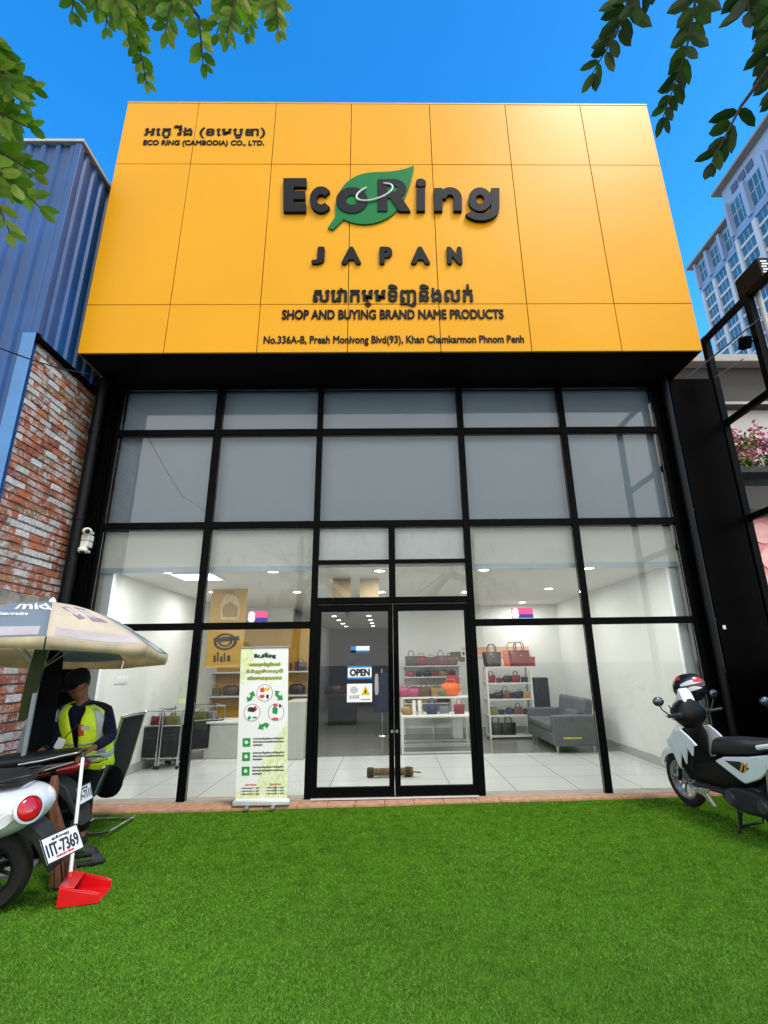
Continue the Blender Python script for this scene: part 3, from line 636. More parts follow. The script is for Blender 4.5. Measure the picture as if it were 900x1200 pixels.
def wing(x, ya, yb, top, bays, tall, h=2.35):
    """ya far end, yb near end; bays alternate glass and solid"""
    y = ya; n = len(bays); tot = sum(b for b, _ in bays); sc = (ya-yb)/tot
    wins = MB(); sp_ = MB(); sol = MB()
    for b, g in bays:
        y1 = y-b*sc
        if g:
            z1 = top-1.2; pane_h = tall
            # glass of the tall top storey with mullions
            wins.box((x-.05, y1+.12, z1-pane_h), (x+.02, y-.12, z1))
            k = max(2, int((y-y1)/.85))
            for i in range(1, k): sp_.box((x-.10, y1+.12+(y-y1-.24)*i/k-.04, z1-pane_h), (x-.04, y1+.12+(y-y1-.24)*i/k+.04, z1))
            sp_.box((x-.11, y1+.12, z1-pane_h*.5-.06), (x-.03, y-.12, z1-pane_h*.5+.06))
            zz = z1-pane_h-2.0
            while zz > 8:
                wins.box((x-.05, y1+.1, zz-h+.55), (x+.02, y-.1, zz)); sp_.box((x-.22, y1+.02, zz-h+.05), (x-.021, y-.02, zz-h+.53))
                for i in range(1, k): sp_.box((x-.09, y1+.1+(y-y1-.2)*i/k-.03, zz-h+.55), (x-.055, y1+.1+(y-y1-.2)*i/k+.03, zz-.01))
                zz -= h
        else:
            MB().box((x-.75, y1+.1, top-1.2-tall-1.2), (x+.01, y-.1, top-.5)).build('pilaster', TB, tw)
            zz = top-1.2-tall-2.0; sol.box((x-.35, y1+.05, -1), (x+.012, y-.05, zz))
        y = y1
    wins.build('window_band', TG, tw); sp_.build('spandrel', TWH, tw); sol.build('solid_bay', TWH, tw)
    MB().box((x-.30, yb, top-1.2-tall-1.9), (x+.013, ya, top-1.2-tall-.9)).build('belt_course', TBD, tw)
wing(TX, Yfar-.5, Ymid+.3, R1, [(.7, 0), (3.1, 1), (1.0, 0), (3.4, 1), (1.0, 0), (2.6, 1), (.6, 0)], 3.6)
wing(TX-.9, Ymid-.3, 20, R2-3.2, [(.8, 0), (3.6, 1), (1.1, 0), (3.6, 1), (1.1, 0)]*5, 5.0)
for i in range(3):
    MB().box((TX-1.05, 64.5-i*1.9, R2-3.1), (TX-.89, 66.0-i*1.9, R2-1.6)).build('vent', mat('vent_dark', '4c5a70', .7), tw)

# ------------------------------------------------------------------ trees whose sprays hang into the view
def leafmat(name, c, tr):
    ma = bpy.data.materials.new(name); ma.use_nodes = True; t = ma.node_tree; b = t.nodes['Principled BSDF']; L = t.links.new
    b.inputs['Roughness'].default_value = .45; b.inputs['Specular IOR Level'].default_value = .35
    tc = t.nodes.new('ShaderNodeTexCoord'); n = t.nodes.new('ShaderNodeTexNoise'); n.inputs['Scale'].default_value = 22; L(tc.outputs['Object'], n.inputs['Vector'])
    mr = t.nodes.new('ShaderNodeMapRange'); mr.inputs['To Min'].default_value = .6; mr.inputs['To Max'].default_value = 1.4; L(n.outputs[0], mr.inputs['Value'])
    v = t.nodes.new('ShaderNodeVectorMath'); v.operation = 'SCALE'; v.inputs[0].default_value = srgb(c)[:3]; L(mr.outputs[0], v.inputs['Scale']); L(v.outputs[0], b.inputs['Base Color'])
    ts = t.nodes.new('ShaderNodeBsdfTranslucent'); L(v.outputs[0], ts.inputs[0]); mx = t.nodes.new('ShaderNodeMixShader'); mx.inputs[0].default_value = tr
    o = t.nodes['Material Output']; L(b.outputs[0], mx.inputs[1]); L(ts.outputs[0], mx.inputs[2]); L(mx.outputs[0], o.inputs[0]); return ma
BARK = mat('bark', '5b4c3c', .9, var=.4, vs=14, bump=.8, bs=30)
def rp(u, v, t): return Vector((0, 0, CAMZ))+(_f+_R*((u-CX)/FPX)+_U*((CY-v)/FPX)).normalized()*t
def spray(m, tw_, pts, n, L, W, rs, flat=.35, jit=.25, taper=True):
    """a pinnate leaf: a thin rachis through pts with pairs of leaflets"""
    pts = [Vector(p) for p in pts]
    seg = [(pts[i+1]-pts[i]).length for i in range(len(pts)-1)]; tot = sum(seg)
    def at(s):
        s *= tot
        for i, l in enumerate(seg):
            if s <= l or i == len(seg)-1: return pts[i].lerp(pts[i+1], min(1, s/l)), (pts[i+1]-pts[i]).normalized()
            s -= l
    tw_.tube([at(i/8)[0] for i in range(9)], [.004-.0026*i/8 for i in range(9)], 5)
    view = (sum((p for p in pts), Vector())/len(pts)-Vector((0, 0, CAMZ))).normalized()
    for i in range(n):
        s = .06+.92*i/(n-1) if n > 1 else .9
        p, d = at(s); side0 = d.cross(view).normalized()
        ll = L*(1-.35*s) if taper else L
        for sg in (1, -1):
            if i == n-1 and sg < 0: dr = d
            else: dr = side0*sg*rs.uniform(.55, 1)+d*rs.uniform(.45, .9)+view*rs.uniform(-flat, flat)
            nrm = view+rv(rs)*(jit+.25)
            leaflet(m, p+rv(rs)*.003, dr+rv(rs)*jit*.5, nrm, ll*rs.uniform(.75, 1.12), W*rs.uniform(.8, 1.15)*(ll/L), rs.randrange(3))
def make_tree(name, tx, ty_, label, leafs, vis, extra, seed, tall=3.7):
    rs = random.Random(seed)
    t = empty(name, (tx, ty_, -.03), label=label, cat='tree')
    tr = MB(); top = Vector((tx*.95, ty_+.15, tall))
    tr.tube([(tx, ty_, -.03), (tx+.02, ty_+.02, 1.2), (tx*.98, ty_+.08, 2.4), top, top+Vector((0, .1, 1.6))], [.16, .135, .12, .10, .05], 12); tr.build('trunk', BARK, t, smooth=60)
    m = MB(); tw_ = MB(); bases = []
    for pts, n, L, W in vis: spray(m, tw_, pts, n, L, W, rs); bases.append(Vector(pts[0]))
    inframe = lambda p: (lambda q: q[2] > 0 and -60 < q[0] < 960 and -70 < q[1] < 1300)(PX(p))
    # limbs to every visible spray, kept above the view
    for b in bases:
        mid = top.lerp(b, .5)+Vector((0, -.15, .55)); tw_.tube([top+Vector((0, 0, .2)), mid, b+(mid-b).normalized()*.25, b], [.035, .018, .009, .004], 6)
    k = 0; tries = 0
    while k < extra and tries < extra*30:
        tries += 1
        c = top+Vector((rs.gauss(0, 1.0)-.1*tx, rs.gauss(.2, .8), rs.uniform(-.2, 1.7))); e = c+Vector((rs.uniform(-.3, .3), rs.uniform(-.2, .3), rs.uniform(-.45, -.15)))
        if inframe(c) or inframe(e) or inframe(c.lerp(e, .5)+Vector((0, .08, -.05))): continue
        spray(m, tw_, [c, c.lerp(e, .5)+Vector((0, 0, .04)), e], 9, .07, .03, rs)
        if k % 3 == 0: tw_.tube([top+Vector((0, 0, rs.uniform(-.3, 1.2))), top.lerp(c, .6)+Vector((0, 0, .15)), c], [.02, .01, .004], 5)
        k += 1
    m.build('crown', leafs, t); tw_.build('branch', BARK, t, smooth=60)
LR = [leafmat('leaf_shade_a', '2f4a18', .25), leafmat('leaf_shade_b', '263f15', .25), leafmat('leaf_shade_c', '3c5a1c', .3)]  # shade is put into these leaf colours, light into the next set
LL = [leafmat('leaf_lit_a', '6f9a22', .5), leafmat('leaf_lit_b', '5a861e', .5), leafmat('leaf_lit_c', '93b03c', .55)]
T = 1.9
def sw(u0, v0, u1, v1, b=0, t=T): return [rp(u0, v0, t), rp((u0+u1)/2+b, (v0+v1)/2, t-.03), rp(u1, v1, t-.05)]
visR = [(sw(742, -14, 694, 86, 6), 8, .078, .034), (sw(818, -16, 776, 140, 7), 11, .070, .033), (sw(868, 125, 833, 192, 0), 5, .075, .036),
        (sw(768, -25, 742, 8, 0), 3, .07, .03)]
rs_ = random.Random(5)
for i in range(9):
    u, v = rs_.uniform(868, 925), rs_.uniform(-30, 75); visR.append((sw(u, v, u+rs_.uniform(-16, 5), v+rs_.uniform(40, 62), 0, T+rs_.uniform(-.2, .25)), 5, .075, .036))
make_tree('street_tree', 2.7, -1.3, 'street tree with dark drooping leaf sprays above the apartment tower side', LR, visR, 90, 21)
visL = [(sw(160, -20, 172, 98, -6), 11, .052, .026), (sw(233, 20, 238, 76, 0), 5, .056, .027), (sw(92, -30, 84, 14, 0), 4, .055, .026)]
for i in range(19):
    u = rs_.uniform(95, 325); v = rs_.uniform(-45, -8); visL.append((sw(u, v, u+rs_.uniform(-14, 14), v+rs_.uniform(36, 58), 0, T+rs_.uniform(-.2, .3)), 6, .055, .025))
for i in range(11):
    v = rs_.uniform(35, 225); u = rs_.uniform(-45, -18); visL.append((sw(u, v, u+rs_.uniform(28, 62)*(1 if v < 190 else .8), v+rs_.uniform(20, 55), 0, T+rs_.uniform(-.2, .3)), 5, .075, .032))
visL += [(sw(-22, 185, 48, 244, 4), 5, .08, .034), (sw(-24, 205, 12, 274, 4), 5, .075, .034), (sw(-26, 118, 34, 150, 0), 5, .08, .034), (sw(-20, 60, 24, 118, 5), 5, .075, .03)]
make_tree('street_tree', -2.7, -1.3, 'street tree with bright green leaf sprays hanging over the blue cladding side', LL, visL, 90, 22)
G = .06
# ------------------------------------------------------------------ motor scooters
TYRE = mat('tyre', '161617', .8, var=.2, vs=30, bump=.3, bs=90)
RIMB = mat('rim_dark', '3a3b3d', .35, .8, var=.1); RIMS = mat('rim_silver', 'b9bcbf', .3, .9, var=.1)
PLB = mat('plastic_black', '16171a', .45, var=.2, vs=9); PLM = mat('plastic_matt', '1f2022', .7, var=.2, vs=9, bump=.1, bs=120)
SEATM = mat('seat_vinyl', '1a1b1d', .5, var=.15, vs=8, bump=.25, bs=160)
WHT = mat('gloss_white', 'e6e8e8', .18, var=.03, coat=.4); SIL = mat('silver_paint', 'd2d6da', .2, .15, var=.04, coat=.5)
GBLK = mat('gloss_black', '0f1012', .15, var=.1, coat=.4)
ENG = mat('engine_metal', '55565a', .5, .7, var=.35, vs=12, bump=.3, bs=60)
REDL = mat('lamp_red', 'b8101c', .12, var=.1, vs=14, coat=.6); CLR = mat('lamp_clear', 'd9dde0', .12, var=.15, coat=.5); AMB = mat('lamp_amber', 'd97a1e', .15)
MIRR = mat('mirror_glass', '5d6874', .05, .9, var=0)
PLT = mat('plate_white', 'e4e5e2', .4, var=.06, vs=12); PLTX = mat('plate_ink', '232a3a', .5); PLTR = mat('plate_red', 'c02630', .5)
def sring(cx, cz, hx, hy, n=20, p=2.6, y0=0):
    o = []
    for i in range(n):
        a = 2*PI*i/n; c, s_ = math.cos(a), math.sin(a)
        o.append((cx+hx*math.copysign(abs(c)**(2/p), c), y0+hy*math.copysign(abs(s_)**(2/p), s_), cz))
    return o
def xring(x, cz, hy, hz, n=20, p=2.6, y0=0, sh=0.0):
    o = []
    for i in range(n):
        a = 2*PI*i/n; c, s_ = math.cos(a), math.sin(a); zz = hz*math.copysign(abs(s_)**(2/p), s_)
        o.append((x+sh*zz, y0+hy*math.copysign(abs(c)**(2/p), c), cz+zz))
    return o
def wheel(root, name, x, r, wd, rimmat, spokes=5, disc=True, rim_r=None, z=None):
    z = r if z is None else z; rr = rim_r or r*.70; M = Matrix.Translation((x, 0, z)) @ Matrix.Rotation(PI/2, 4, 'X')
    m = MB(); m.lathe([(rr, -wd*.42), (r*.90, -wd*.5), (r*.975, -wd*.30), (r, 0), (r*.975, wd*.30), (r*.90, wd*.5), (rr, wd*.42)], 40, M, cap=False)
    ty = m.build(name, TYRE, root, True, smooth=50)
    m = MB(); m.lathe([(rr*1.02, -wd*.43), (rr*1.02, wd*.43), (rr*.90, wd*.40), (rr*.86, 0), (rr*.90, -wd*.40), (rr*1.02, -wd*.43)], 40, M, cap=False)
    m.lathe([(.001, -wd*.5), (.05, -wd*.5), (.055, -wd*.3), (.055, wd*.3), (.05, wd*.5), (.001, wd*.5)], 16, M)
    for k in range(spokes):
        a = 2*PI*k/spokes+.3; d = Vector((math.cos(a), 0, math.sin(a))); q = Vector((-d.z, 0, d.x))
        for off in ((-.35, .35) if spokes <= 6 else (0,)):
            m.tube([Vector((x, 0, z))+d*.04+q*off*.05, Vector((x, 0, z))+d*rr*.9+q*off*.14], [.013, .011], 6)
    m.build('rim', rimmat, ty, True, smooth=40)
    if disc:
        m = MB(); m.lathe([(.05, wd*.5+.012), (.105, wd*.5+.012), (.105, wd*.5+.016), (.05, wd*.5+.016)], 28, M, cap=False); m.build('brake_disc', STEEL, ty, True)
    return ty
def fender(root, x, z, r, a0, a1, hw, ma, name='fender'):
    m = MB(); rr = []
    for i in range(15):
        a = R(a0+(a1-a0)*i/14); k = math.sin(PI*min(1, .12+i/14*.9))**.4; c = Vector((x+r*math.cos(a), 0, z+r*math.sin(a))); d = Vector((math.cos(a), 0, math.sin(a)))
        rr.append([c+d*dz+Vector((0, y*k, 0)) for y, dz in ((-hw, -.055), (-hw*.96, .0), (-hw*.6, .022), (0, .03), (hw*.6, .022), (hw*.96, 0), (hw, -.055), (hw*.9, -.055), (hw*.88, -.006), (0, .018), (-hw*.88, -.006), (-hw*.9, -.055))])
    m.rings(rr, True); return m.build(name, ma, root, True, smooth=50)
def plate(root, c, tilt, body, top='', red=True, S=1.0, yaw=0.0):
    """a licence plate facing backwards, tilt = lean of its top towards the front"""
    f = Vector((-math.cos(tilt), 0, math.sin(tilt))); up = Vector((math.sin(tilt), 0, math.cos(tilt))); rt = Vector((0, -1, 0)); c = Vector(c)
    Q = Matrix.Rotation(yaw, 3, 'Z'); f = Q @ f; up = (Q @ up)*S; rt = (Q @ rt)*S
    fn = lambda a, b, w_: c+rt*a+up*b+f*w_
    m = MB(); m.prism([(-.105, -.07), (.105, -.07), (.105, .07), (-.105, .07)], fn, -.004, 0); p = m.build('licence_plate', PLT, root, True, bevel=.003)
    m = MB()
    for a0, b0, a1, b1 in ((-.105, -.07, .105, -.064), (-.105, .064, .105, .07), (-.105, -.064, -.099, .064), (.099, -.064, .105, .064)): m.prism([(a0, b0), (a1, b0), (a1, b1), (a0, b1)], fn, .0005, .004)
    m.build('plate_frame', PLB, p, True)
    lettering(body, fn, (-.090, -.040, .090, .030), .002, PLTX, p, .0025, local=True)
    lettering(top, fn, (-.05, .036, .05, .056), .002, PLTX, p, .0015, local=True)
    if red: lettering('PHNOM PENH', fn, (-.05, -.056, .05, -.043), .002, PLTR, p, .0012, local=True)
    return p
def mirror(root, y, ma=PLB, x=.86, z=1.02):
    s = 1 if y > 0 else -1
    m = MB(); m.tube([(x, s*.26, z), (x+.03, s*.33, z+.07), (x+.02, y, z+.14)], .007, 8); o = m.build('mirror', ma, root, True, smooth=50)
    q = (x+.02, y, z+.16); m = MB(); m.ell(q, (.022, .065, .05), 16, rot=(0, 0, -.15*s)); m.build('mirror_shell', ma, o, True, smooth=60)
    m = MB(); m.ell((q[0]-.013, q[1], q[2]), (.012, .056, .042), 16, rot=(0, 0, -.15*s)); m.build('mirror_face', MIRR, o, True, smooth=60)
def bars(root, x=.86, z=1.0, grip=PLB):
    m = MB(); m.tube([(x-.03, -.30, z+.01), (x+.02, -.14, z-.01), (x+.03, 0, z-.02), (x+.02, .14, z-.01), (x-.03, .30, z+.01)], .012, 8); hb = m.build('handlebar', PLB, root, True, smooth=50)
    for s in (-1, 1):
        m = MB(); m.tube([(x-.01, s*.21, z), (x-.05, s*.34, z+.012)], .018, 10); m.build('grip', grip, hb, True, smooth=50)
        m = MB(); m.tube([(x+.05, s*.17, z), (x+.055, s*.24, z+.005), (x+.0, s*.34, z+.01)], .006, 6); m.build('brake_lever', STEEL, hb, True, smooth=50)
        m = MB(); m.obox((x, s*.18, z), (.06, .07, .05)); m.build('switch_box', PLB, hb, True, bevel=.01)
    return hb
def hull(rings_, name, ma, root, smooth=50, sub=0):
    m = MB(); m.rings(rings_, True); return m.build(name, ma, root, True, smooth=smooth, subsurf=sub)
def mirror_prism(poly, y0, y1, name, ma, root, bev=.008):
    for s in (1, -1):
        m = MB(); m.prism(poly, lambda a, b, w_: (a, s*w_, b), y0, y1); m.build(name, ma, root, True, bevel=bev)

def sport_scooter(loc, rz, lean, label, body, cat='motor scooter', inner=None, helmet_gap=False, plate_txt=None):
    inner = inner or mat('inner_black', '0a0a0b', .45, var=.15, vs=9, spec=.25)
    b = empty('motor_scooter', loc, rz, label=label, cat=cat, rx=lean)
    wheel(b, 'rear_wheel', 0, .28, .10, RIMB); wheel(b, 'front_wheel', 1.25, .28, .085, RIMS)
    for s in (-1, 1):
        m = MB(); m.tube([(1.25, s*.075, .28), (1.10, s*.075, .68)], [.022, .026], 10); m.build('fork', PLB, b, True, smooth=50)
    m = MB(); m.tube([(1.10, 0, .66), (.93, 0, .98)], .03, 10); m.build('steering_stem', PLB, b, True, smooth=50)
    fender(b, 1.25, .28, .325, 20, 150, .075, body, 'front_fender')
    # beak above the front wheel
    hull([sring(1.17, .575, .10, .05, p=2), sring(1.20, .62, .17, .10, p=2), sring(1.13, .70, .20, .15), sring(1.06, .76, .15, .15)], 'front_beak', body, b)
    hull([sring(.98, .34, .09, .13), sring(1.02, .48, .10, .17), sring(1.03, .62, .12, .18), sring(.99, .76, .12, .17), sring(.94, .86, .08, .12)], 'leg_shield', inner, b)
    hull([sring(1.10, .56, .05, .15, p=2.2), sring(1.10, .62, .10, .19, p=2.2), sring(1.075, .72, .11, .205, p=2.2), sring(1.03, .81, .10, .195, p=2.2), sring(.985, .88, .07, .15, p=2.2)], 'front_cowl', body, b)
    mirror_prism([(1.12, .64), (1.10, .74), (1.00, .83), (.90, .86), (.80, .80), (.70, .72), (.76, .70), (.80, .60), (.86, .68), (.93, .50), (.97, .62), (1.04, .44), (1.09, .56)], .172, .195, 'side_cowl', body, b)
    mirror_prism([(1.10, .66), (1.085, .72), (1.04, .745), (1.06, .60)], .196, .203, 'indicator', CLR, b, .003)
    hull([sring(.93, .86, .07, .10), sring(.94, .95, .12, .18), sring(.96, 1.03, .13, .18), sring(.95, 1.11, .09, .13), sring(.92, 1.15, .04, .07)], 'handlebar_cowl', inner, b)
    hull([sring(1.00, .93, .06, .12, p=2), sring(1.02, .99, .085, .165, p=2), sring(1.03, 1.06, .07, .14, p=2), sring(1.01, 1.10, .03, .07, p=2)], 'nose_cowl', body, b)
    for s in (1, -1):
        m = MB(); m.tube([(.90, s*.22, 1.02), (.98, s*.20, 1.10), (1.04, s*.10, 1.0), (1.02, s*.06, .88)], .005, 6); m.build('cable', RUB, b, True, smooth=60)
    m = MB(); m.prism([(1.10, 1.02), (1.04, 1.12), (.93, 1.27), (.89, 1.18), (.86, 1.08), (1.0, 1.0)], lambda a, c, w_: (a, w_, c), -.075, .075); m.build('visor', body, b, True, bevel=.02, bseg=3)
    m = MB(); m.ell((1.055, 0, .99), (.03, .12, .045), 18); m.build('headlight', CLR, b, True, smooth=60)
    mirror_prism([(1.02, .93), (1.06, 1.0), (.98, 1.03), (.90, .98)], .145, .17, 'cowl_wing', body, b)
    bars(b, .88, 1.0); mirror(b, .36, x=.9, z=1.0); mirror(b, -.36, x=.9, z=1.0)
    # body below the seat
    hull([xring(.93, .42, .12, .12), xring(.80, .42, .13, .15), xring(.55, .44, .13, .20), xring(.35, .50, .14, .20), xring(.05, .62, .13, .12), xring(-.25, .70, .09, .06)], 'body_shell', inner, b)
    m = MB(); m.box((.50, -.19, .30), (.92, .19, .335)); m.build('floor_board', PLM, b, True, bevel=.012)
    hull([xring(.66, .66, .07, .05, sh=-.4), xring(.56, .715, .125, .085), xring(.32, .745, .15, .085), xring(.05, .775, .155, .07), xring(-.18, .825, .135, .055), xring(-.36, .85, .11, .045), xring(-.43, .86, .06, .025)], 'seat', SEATM, b)
    side = [(.53, .60), (.40, .655), (.10, .70), (-.15, .755), (-.42, .80), (-.50, .80), (-.40, .735), (-.12, .63), (.02, .525), (.20, .45), (.26, .47)]
    for s in (1, -1):
        m = MB(); m.prism(side, lambda a, c, w_: (a, s*w_, c), .12, .168); sp_ = m.build('side_panel', body, b, True, bevel=.014, bseg=3)
        m = MB(); m.prism([(.38, .625), (.20, .645), (.10, .60), (.20, .545)], lambda a, c, w_: (a, s*w_, c), .168, .1705); m.build('graphic', PLM, sp_, True)
        m = MB()
        for k in range(2): m.prism([(.17-.045*k, .645), (.145-.045*k, .642), (.205-.045*k, .555), (.225-.045*k, .548)], lambda a, c, w_: (a, s*w_, c), .1705, .1725)
        m.build('graphic_stripe', mat('stripe_gold', 'd9a441', .4), sp_, True)
    m = MB(); m.tube([(-.05, .155, .80), (-.25, .16, .845), (-.45, .12, .875), (-.50, 0, .88), (-.45, -.12, .875), (-.25, -.16, .845), (-.05, -.155, .80)], .022, 10); m.build('grab_rail', body, b, True, smooth=50)
    hull([xring(-.38, .75, .09, .05), xring(-.48, .765, .085, .045), xring(-.53, .78, .05, .02)], 'tail_lamp', REDL, b)
    m = MB(); m.prism([(-.30, .72), (-.36, .55), (-.46, .38), (-.44, .36), (-.33, .52), (-.25, .68)], lambda a, c, w_: (a, w_, c), -.08, .08); m.build('rear_fender', PLM, b, True, bevel=.01)
    if plate_txt: plate(b, (-.47, 0, .50), R(25), *plate_txt)
    # engine block, belt case, muffler, shock
    m = MB(); m.obox((.32, 0, .30), (.34, .22, .22)); m.obox((.45, 0, .36), (.16, .16, .14)); eng = m.build('engine', ENG, b, True, bevel=.03)
    hull([xring(.42, .30, .0, .0, y0=.15) if False else [(x, .13, z) for x, y, z in sring(.42, 0, .1, .1)] and [(.22+.30*math.cos(t*PI/10)+.02, .105, .29+.105*math.sin(t*PI/10)) for t in range(20)], [(.22+.30*math.cos(t*PI/10)+.02, .165, .29+.105*math.sin(t*PI/10)) for t in range(20)], [(.22+.25*math.cos(t*PI/10)+.02, .185, .29+.08*math.sin(t*PI/10)) for t in range(20)]], 'belt_case', PLM, b, smooth=35)
    for x in (.05, .42):
        m = MB(); m.lathe([(.001, 0), (.06, 0), (.05, .012), (.001, .014)], 20, Matrix.Translation((x, .184, .29)) @ Matrix.Rotation(-PI/2, 4, 'X')); m.build('case_cover', ENG, b, True, smooth=35)
    m = MB(); m.tube([(.35, -.12, .22), (.15, -.16, .22), (-.05, -.17, .28), (-.12, -.17, .30), (-.42, -.18, .40)], [.02, .022, .035, .06, .06], 14); m.build('muffler', RIMB, b, True, smooth=40)
    m = MB(); m.tube([(-.02, .13, .34), (-.10, .14, .66)], .03, 10); m.build('shock_absorber', RIMS, b, True, smooth=50)
    for s in (1, -1):
        m = MB(); m.prism([(.86, .29), (.74, .325), (.60, .335), (.64, .29), (.56, .19), (.59, .18), (.70, .26), (.80, .275)], lambda a, c, w_: (a, s*w_, c), .23, .26); m.build('foot_peg', mat('peg_silver', 'c7c2b4', .35, .6), b, True, bevel=.006)
    m = MB(); m.tube([(.42, .13, .18), (.36, .22, .03), (.34, .25, .012)], .011, 8); m.tube([(.35, .22, .012), (.33, .29, .012)], .012, 6); m.build('side_stand', PLB, b, True, smooth=50)
    m = MB(); m.tube([(.40, -.12, .16), (.44, -.13, .03), (.44, .13, .03), (.40, .12, .16)], .012, 8); m.build('centre_stand', PLB, b, True, smooth=50)
    return b
ws = sport_scooter((3.60, 5.22, G), R(100), R(-5), 'white sport scooter with black seat parked beside the black wall', WHT)
bs = sport_scooter((4.58, 4.95, G), R(96), R(-5), 'black scooter mostly out of view beyond the white one', GBLK)

def round_scooter(loc, rz, lean, label):
    b = empty('motor_scooter', loc, rz, label=label, cat='motor scooter', rx=lean)
    wheel(b, 'rear_wheel', 0, .26, .115, RIMB, 8, False, .165); wheel(b, 'front_wheel', 1.25, .26, .10, RIMB, 8, True, .165)
    hull([xring(.62, .56, .10, .10, p=2.2), xring(.50, .60, .19, .17, p=2.3), xring(.25, .61, .235, .19, p=2.3), xring(0, .63, .245, .185, p=2.2), xring(-.17, .655, .215, .16, p=2.1), xring(-.29, .675, .155, .115, p=2), xring(-.345, .685, .085, .06, p=2), xring(-.36, .69, .02, .015, p=2)], 'rear_cowl', SIL, b, sub=1)
    mt = MB(); mt.lathe([(.001, .012), (.055, .010), (.078, -.004), (.082, -.02), (.04, -.03), (.001, -.03)], 28, Matrix.Translation((-.305, .150, .695)) @ Euler((0, R(-72), R(-33))).to_matrix().to_4x4()); mt.build('tail_lamp', REDL, b, True, smooth=50)
    mt = MB(); mt.lathe([(.078, .006), (.092, .0), (.092, -.02), (.078, -.02)], 28, Matrix.Translation((-.303, .149, .695)) @ Euler((0, R(-72), R(-33))).to_matrix().to_4x4(), cap=False); mt.build('lamp_bezel', SIL, b, True, smooth=50)
    for s in (1, -1):
        m = MB(); m.prism([(-.255, .66), (-.20, .69), (-.14, .66), (-.05, .57), (-.085, .55), (-.19, .60)], lambda a, c, w_: (a, s*(w_-.42*max(0, -.05-a)), c), .225, .262); m.build('indicator', CLR, b, True, bevel=.005)
    hull([xring(.60, .76, .10, .04), xring(.50, .80, .15, .055), xring(.20, .82, .165, .06), xring(-.05, .835, .155, .05), xring(-.18, .835, .11, .03)], 'seat', SEATM, b)
    m = MB(); m.tube([(.0, .13, .84), (-.16, .13, .875), (-.24, .08, .88), (-.24, -.08, .88), (-.16, -.13, .875), (.0, -.13, .84)], .013, 8); m.build('grab_rail', PLB, b, True, smooth=50)
    m = MB(); m.prism([(.12, .52), (-.16, .52), (-.30, .44), (-.42, .25), (-.44, .27), (-.36, .50), (-.20, .62), (.12, .60)], lambda a, c, w_: (a, w_, c), -.075, .075); m.build('rear_fender', PLM, b, True, bevel=.012)
    plate(b, (-.48, .03, .42), R(36), '1IT-7369', 'ភ្នំពេញ', True, 1.25, R(-24))
    hull([sring(.95, .30, .08, .17), sring(1.0, .45, .09, .21), sring(.98, .65, .07, .22), sring(.93, .85, .06, .16), sring(.91, .92, .04, .10)], 'leg_shield', SIL, b)
    fender(b, 1.25, .26, .31, 25, 165, .085, SIL, 'front_fender')
    m = MB(); m.box((.48, -.17, .28), (.95, .17, .32)); m.build('floor_board', PLM, b, True, bevel=.012)
    hull([sring(.89, .93, .07, .16), sring(.90, 1.0, .09, .18), sring(.90, 1.05, .06, .12)], 'handlebar_cowl', SIL, b)
    m = MB(); m.ell((.985, 0, .99), (.03, .075, .075), 18); m.build('headlight', CLR, b, True, smooth=60)
    bars(b, .86, 1.0); mirror(b, .36); mirror(b, -.36)
    for s in (-1, 1):
        m = MB(); m.tube([(1.25, s*.07, .26), (1.02, s*.06, .70)], .022, 10); m.build('fork', PLB, b, True, smooth=50)
    m = MB(); m.obox((.30, 0, .30), (.45, .24, .20)); m.build('engine', ENG, b, True, bevel=.03)
    hull([[(.14+.24*math.cos(t*PI/10), y, .27+.10*k*math.sin(t*PI/10)) for t in range(20)] for y, k in ((.08, 1), (.15, 1), (.165, .8))], 'belt_case', PLM, b, smooth=35)
    m = MB(); m.tube([(.30, -.12, .2), (.05, -.16, .24), (-.3, -.17, .32)], [.02, .055, .055], 12); m.build('muffler', RIMB, b, True, smooth=40)
    m = MB(); m.tube([(.38, .12, .16), (.34, .22, .03), (.32, .25, .012)], .011, 8); m.build('side_stand', PLB, b, True, smooth=50)
    m = MB(); m.lathe([(.001, 0), (.05, 0), (.045, .03), (.001, .035)], 18, Matrix.Translation((0, .06, .26)) @ Matrix.Rotation(-PI/2, 4, 'X')); m.build('hub_cap', STEEL, b, True, smooth=40)
    return b
round_scooter((-2.76, 4.25, G), PI, R(-8), 'silver white scooter with a round red tail lamp and white number plate')

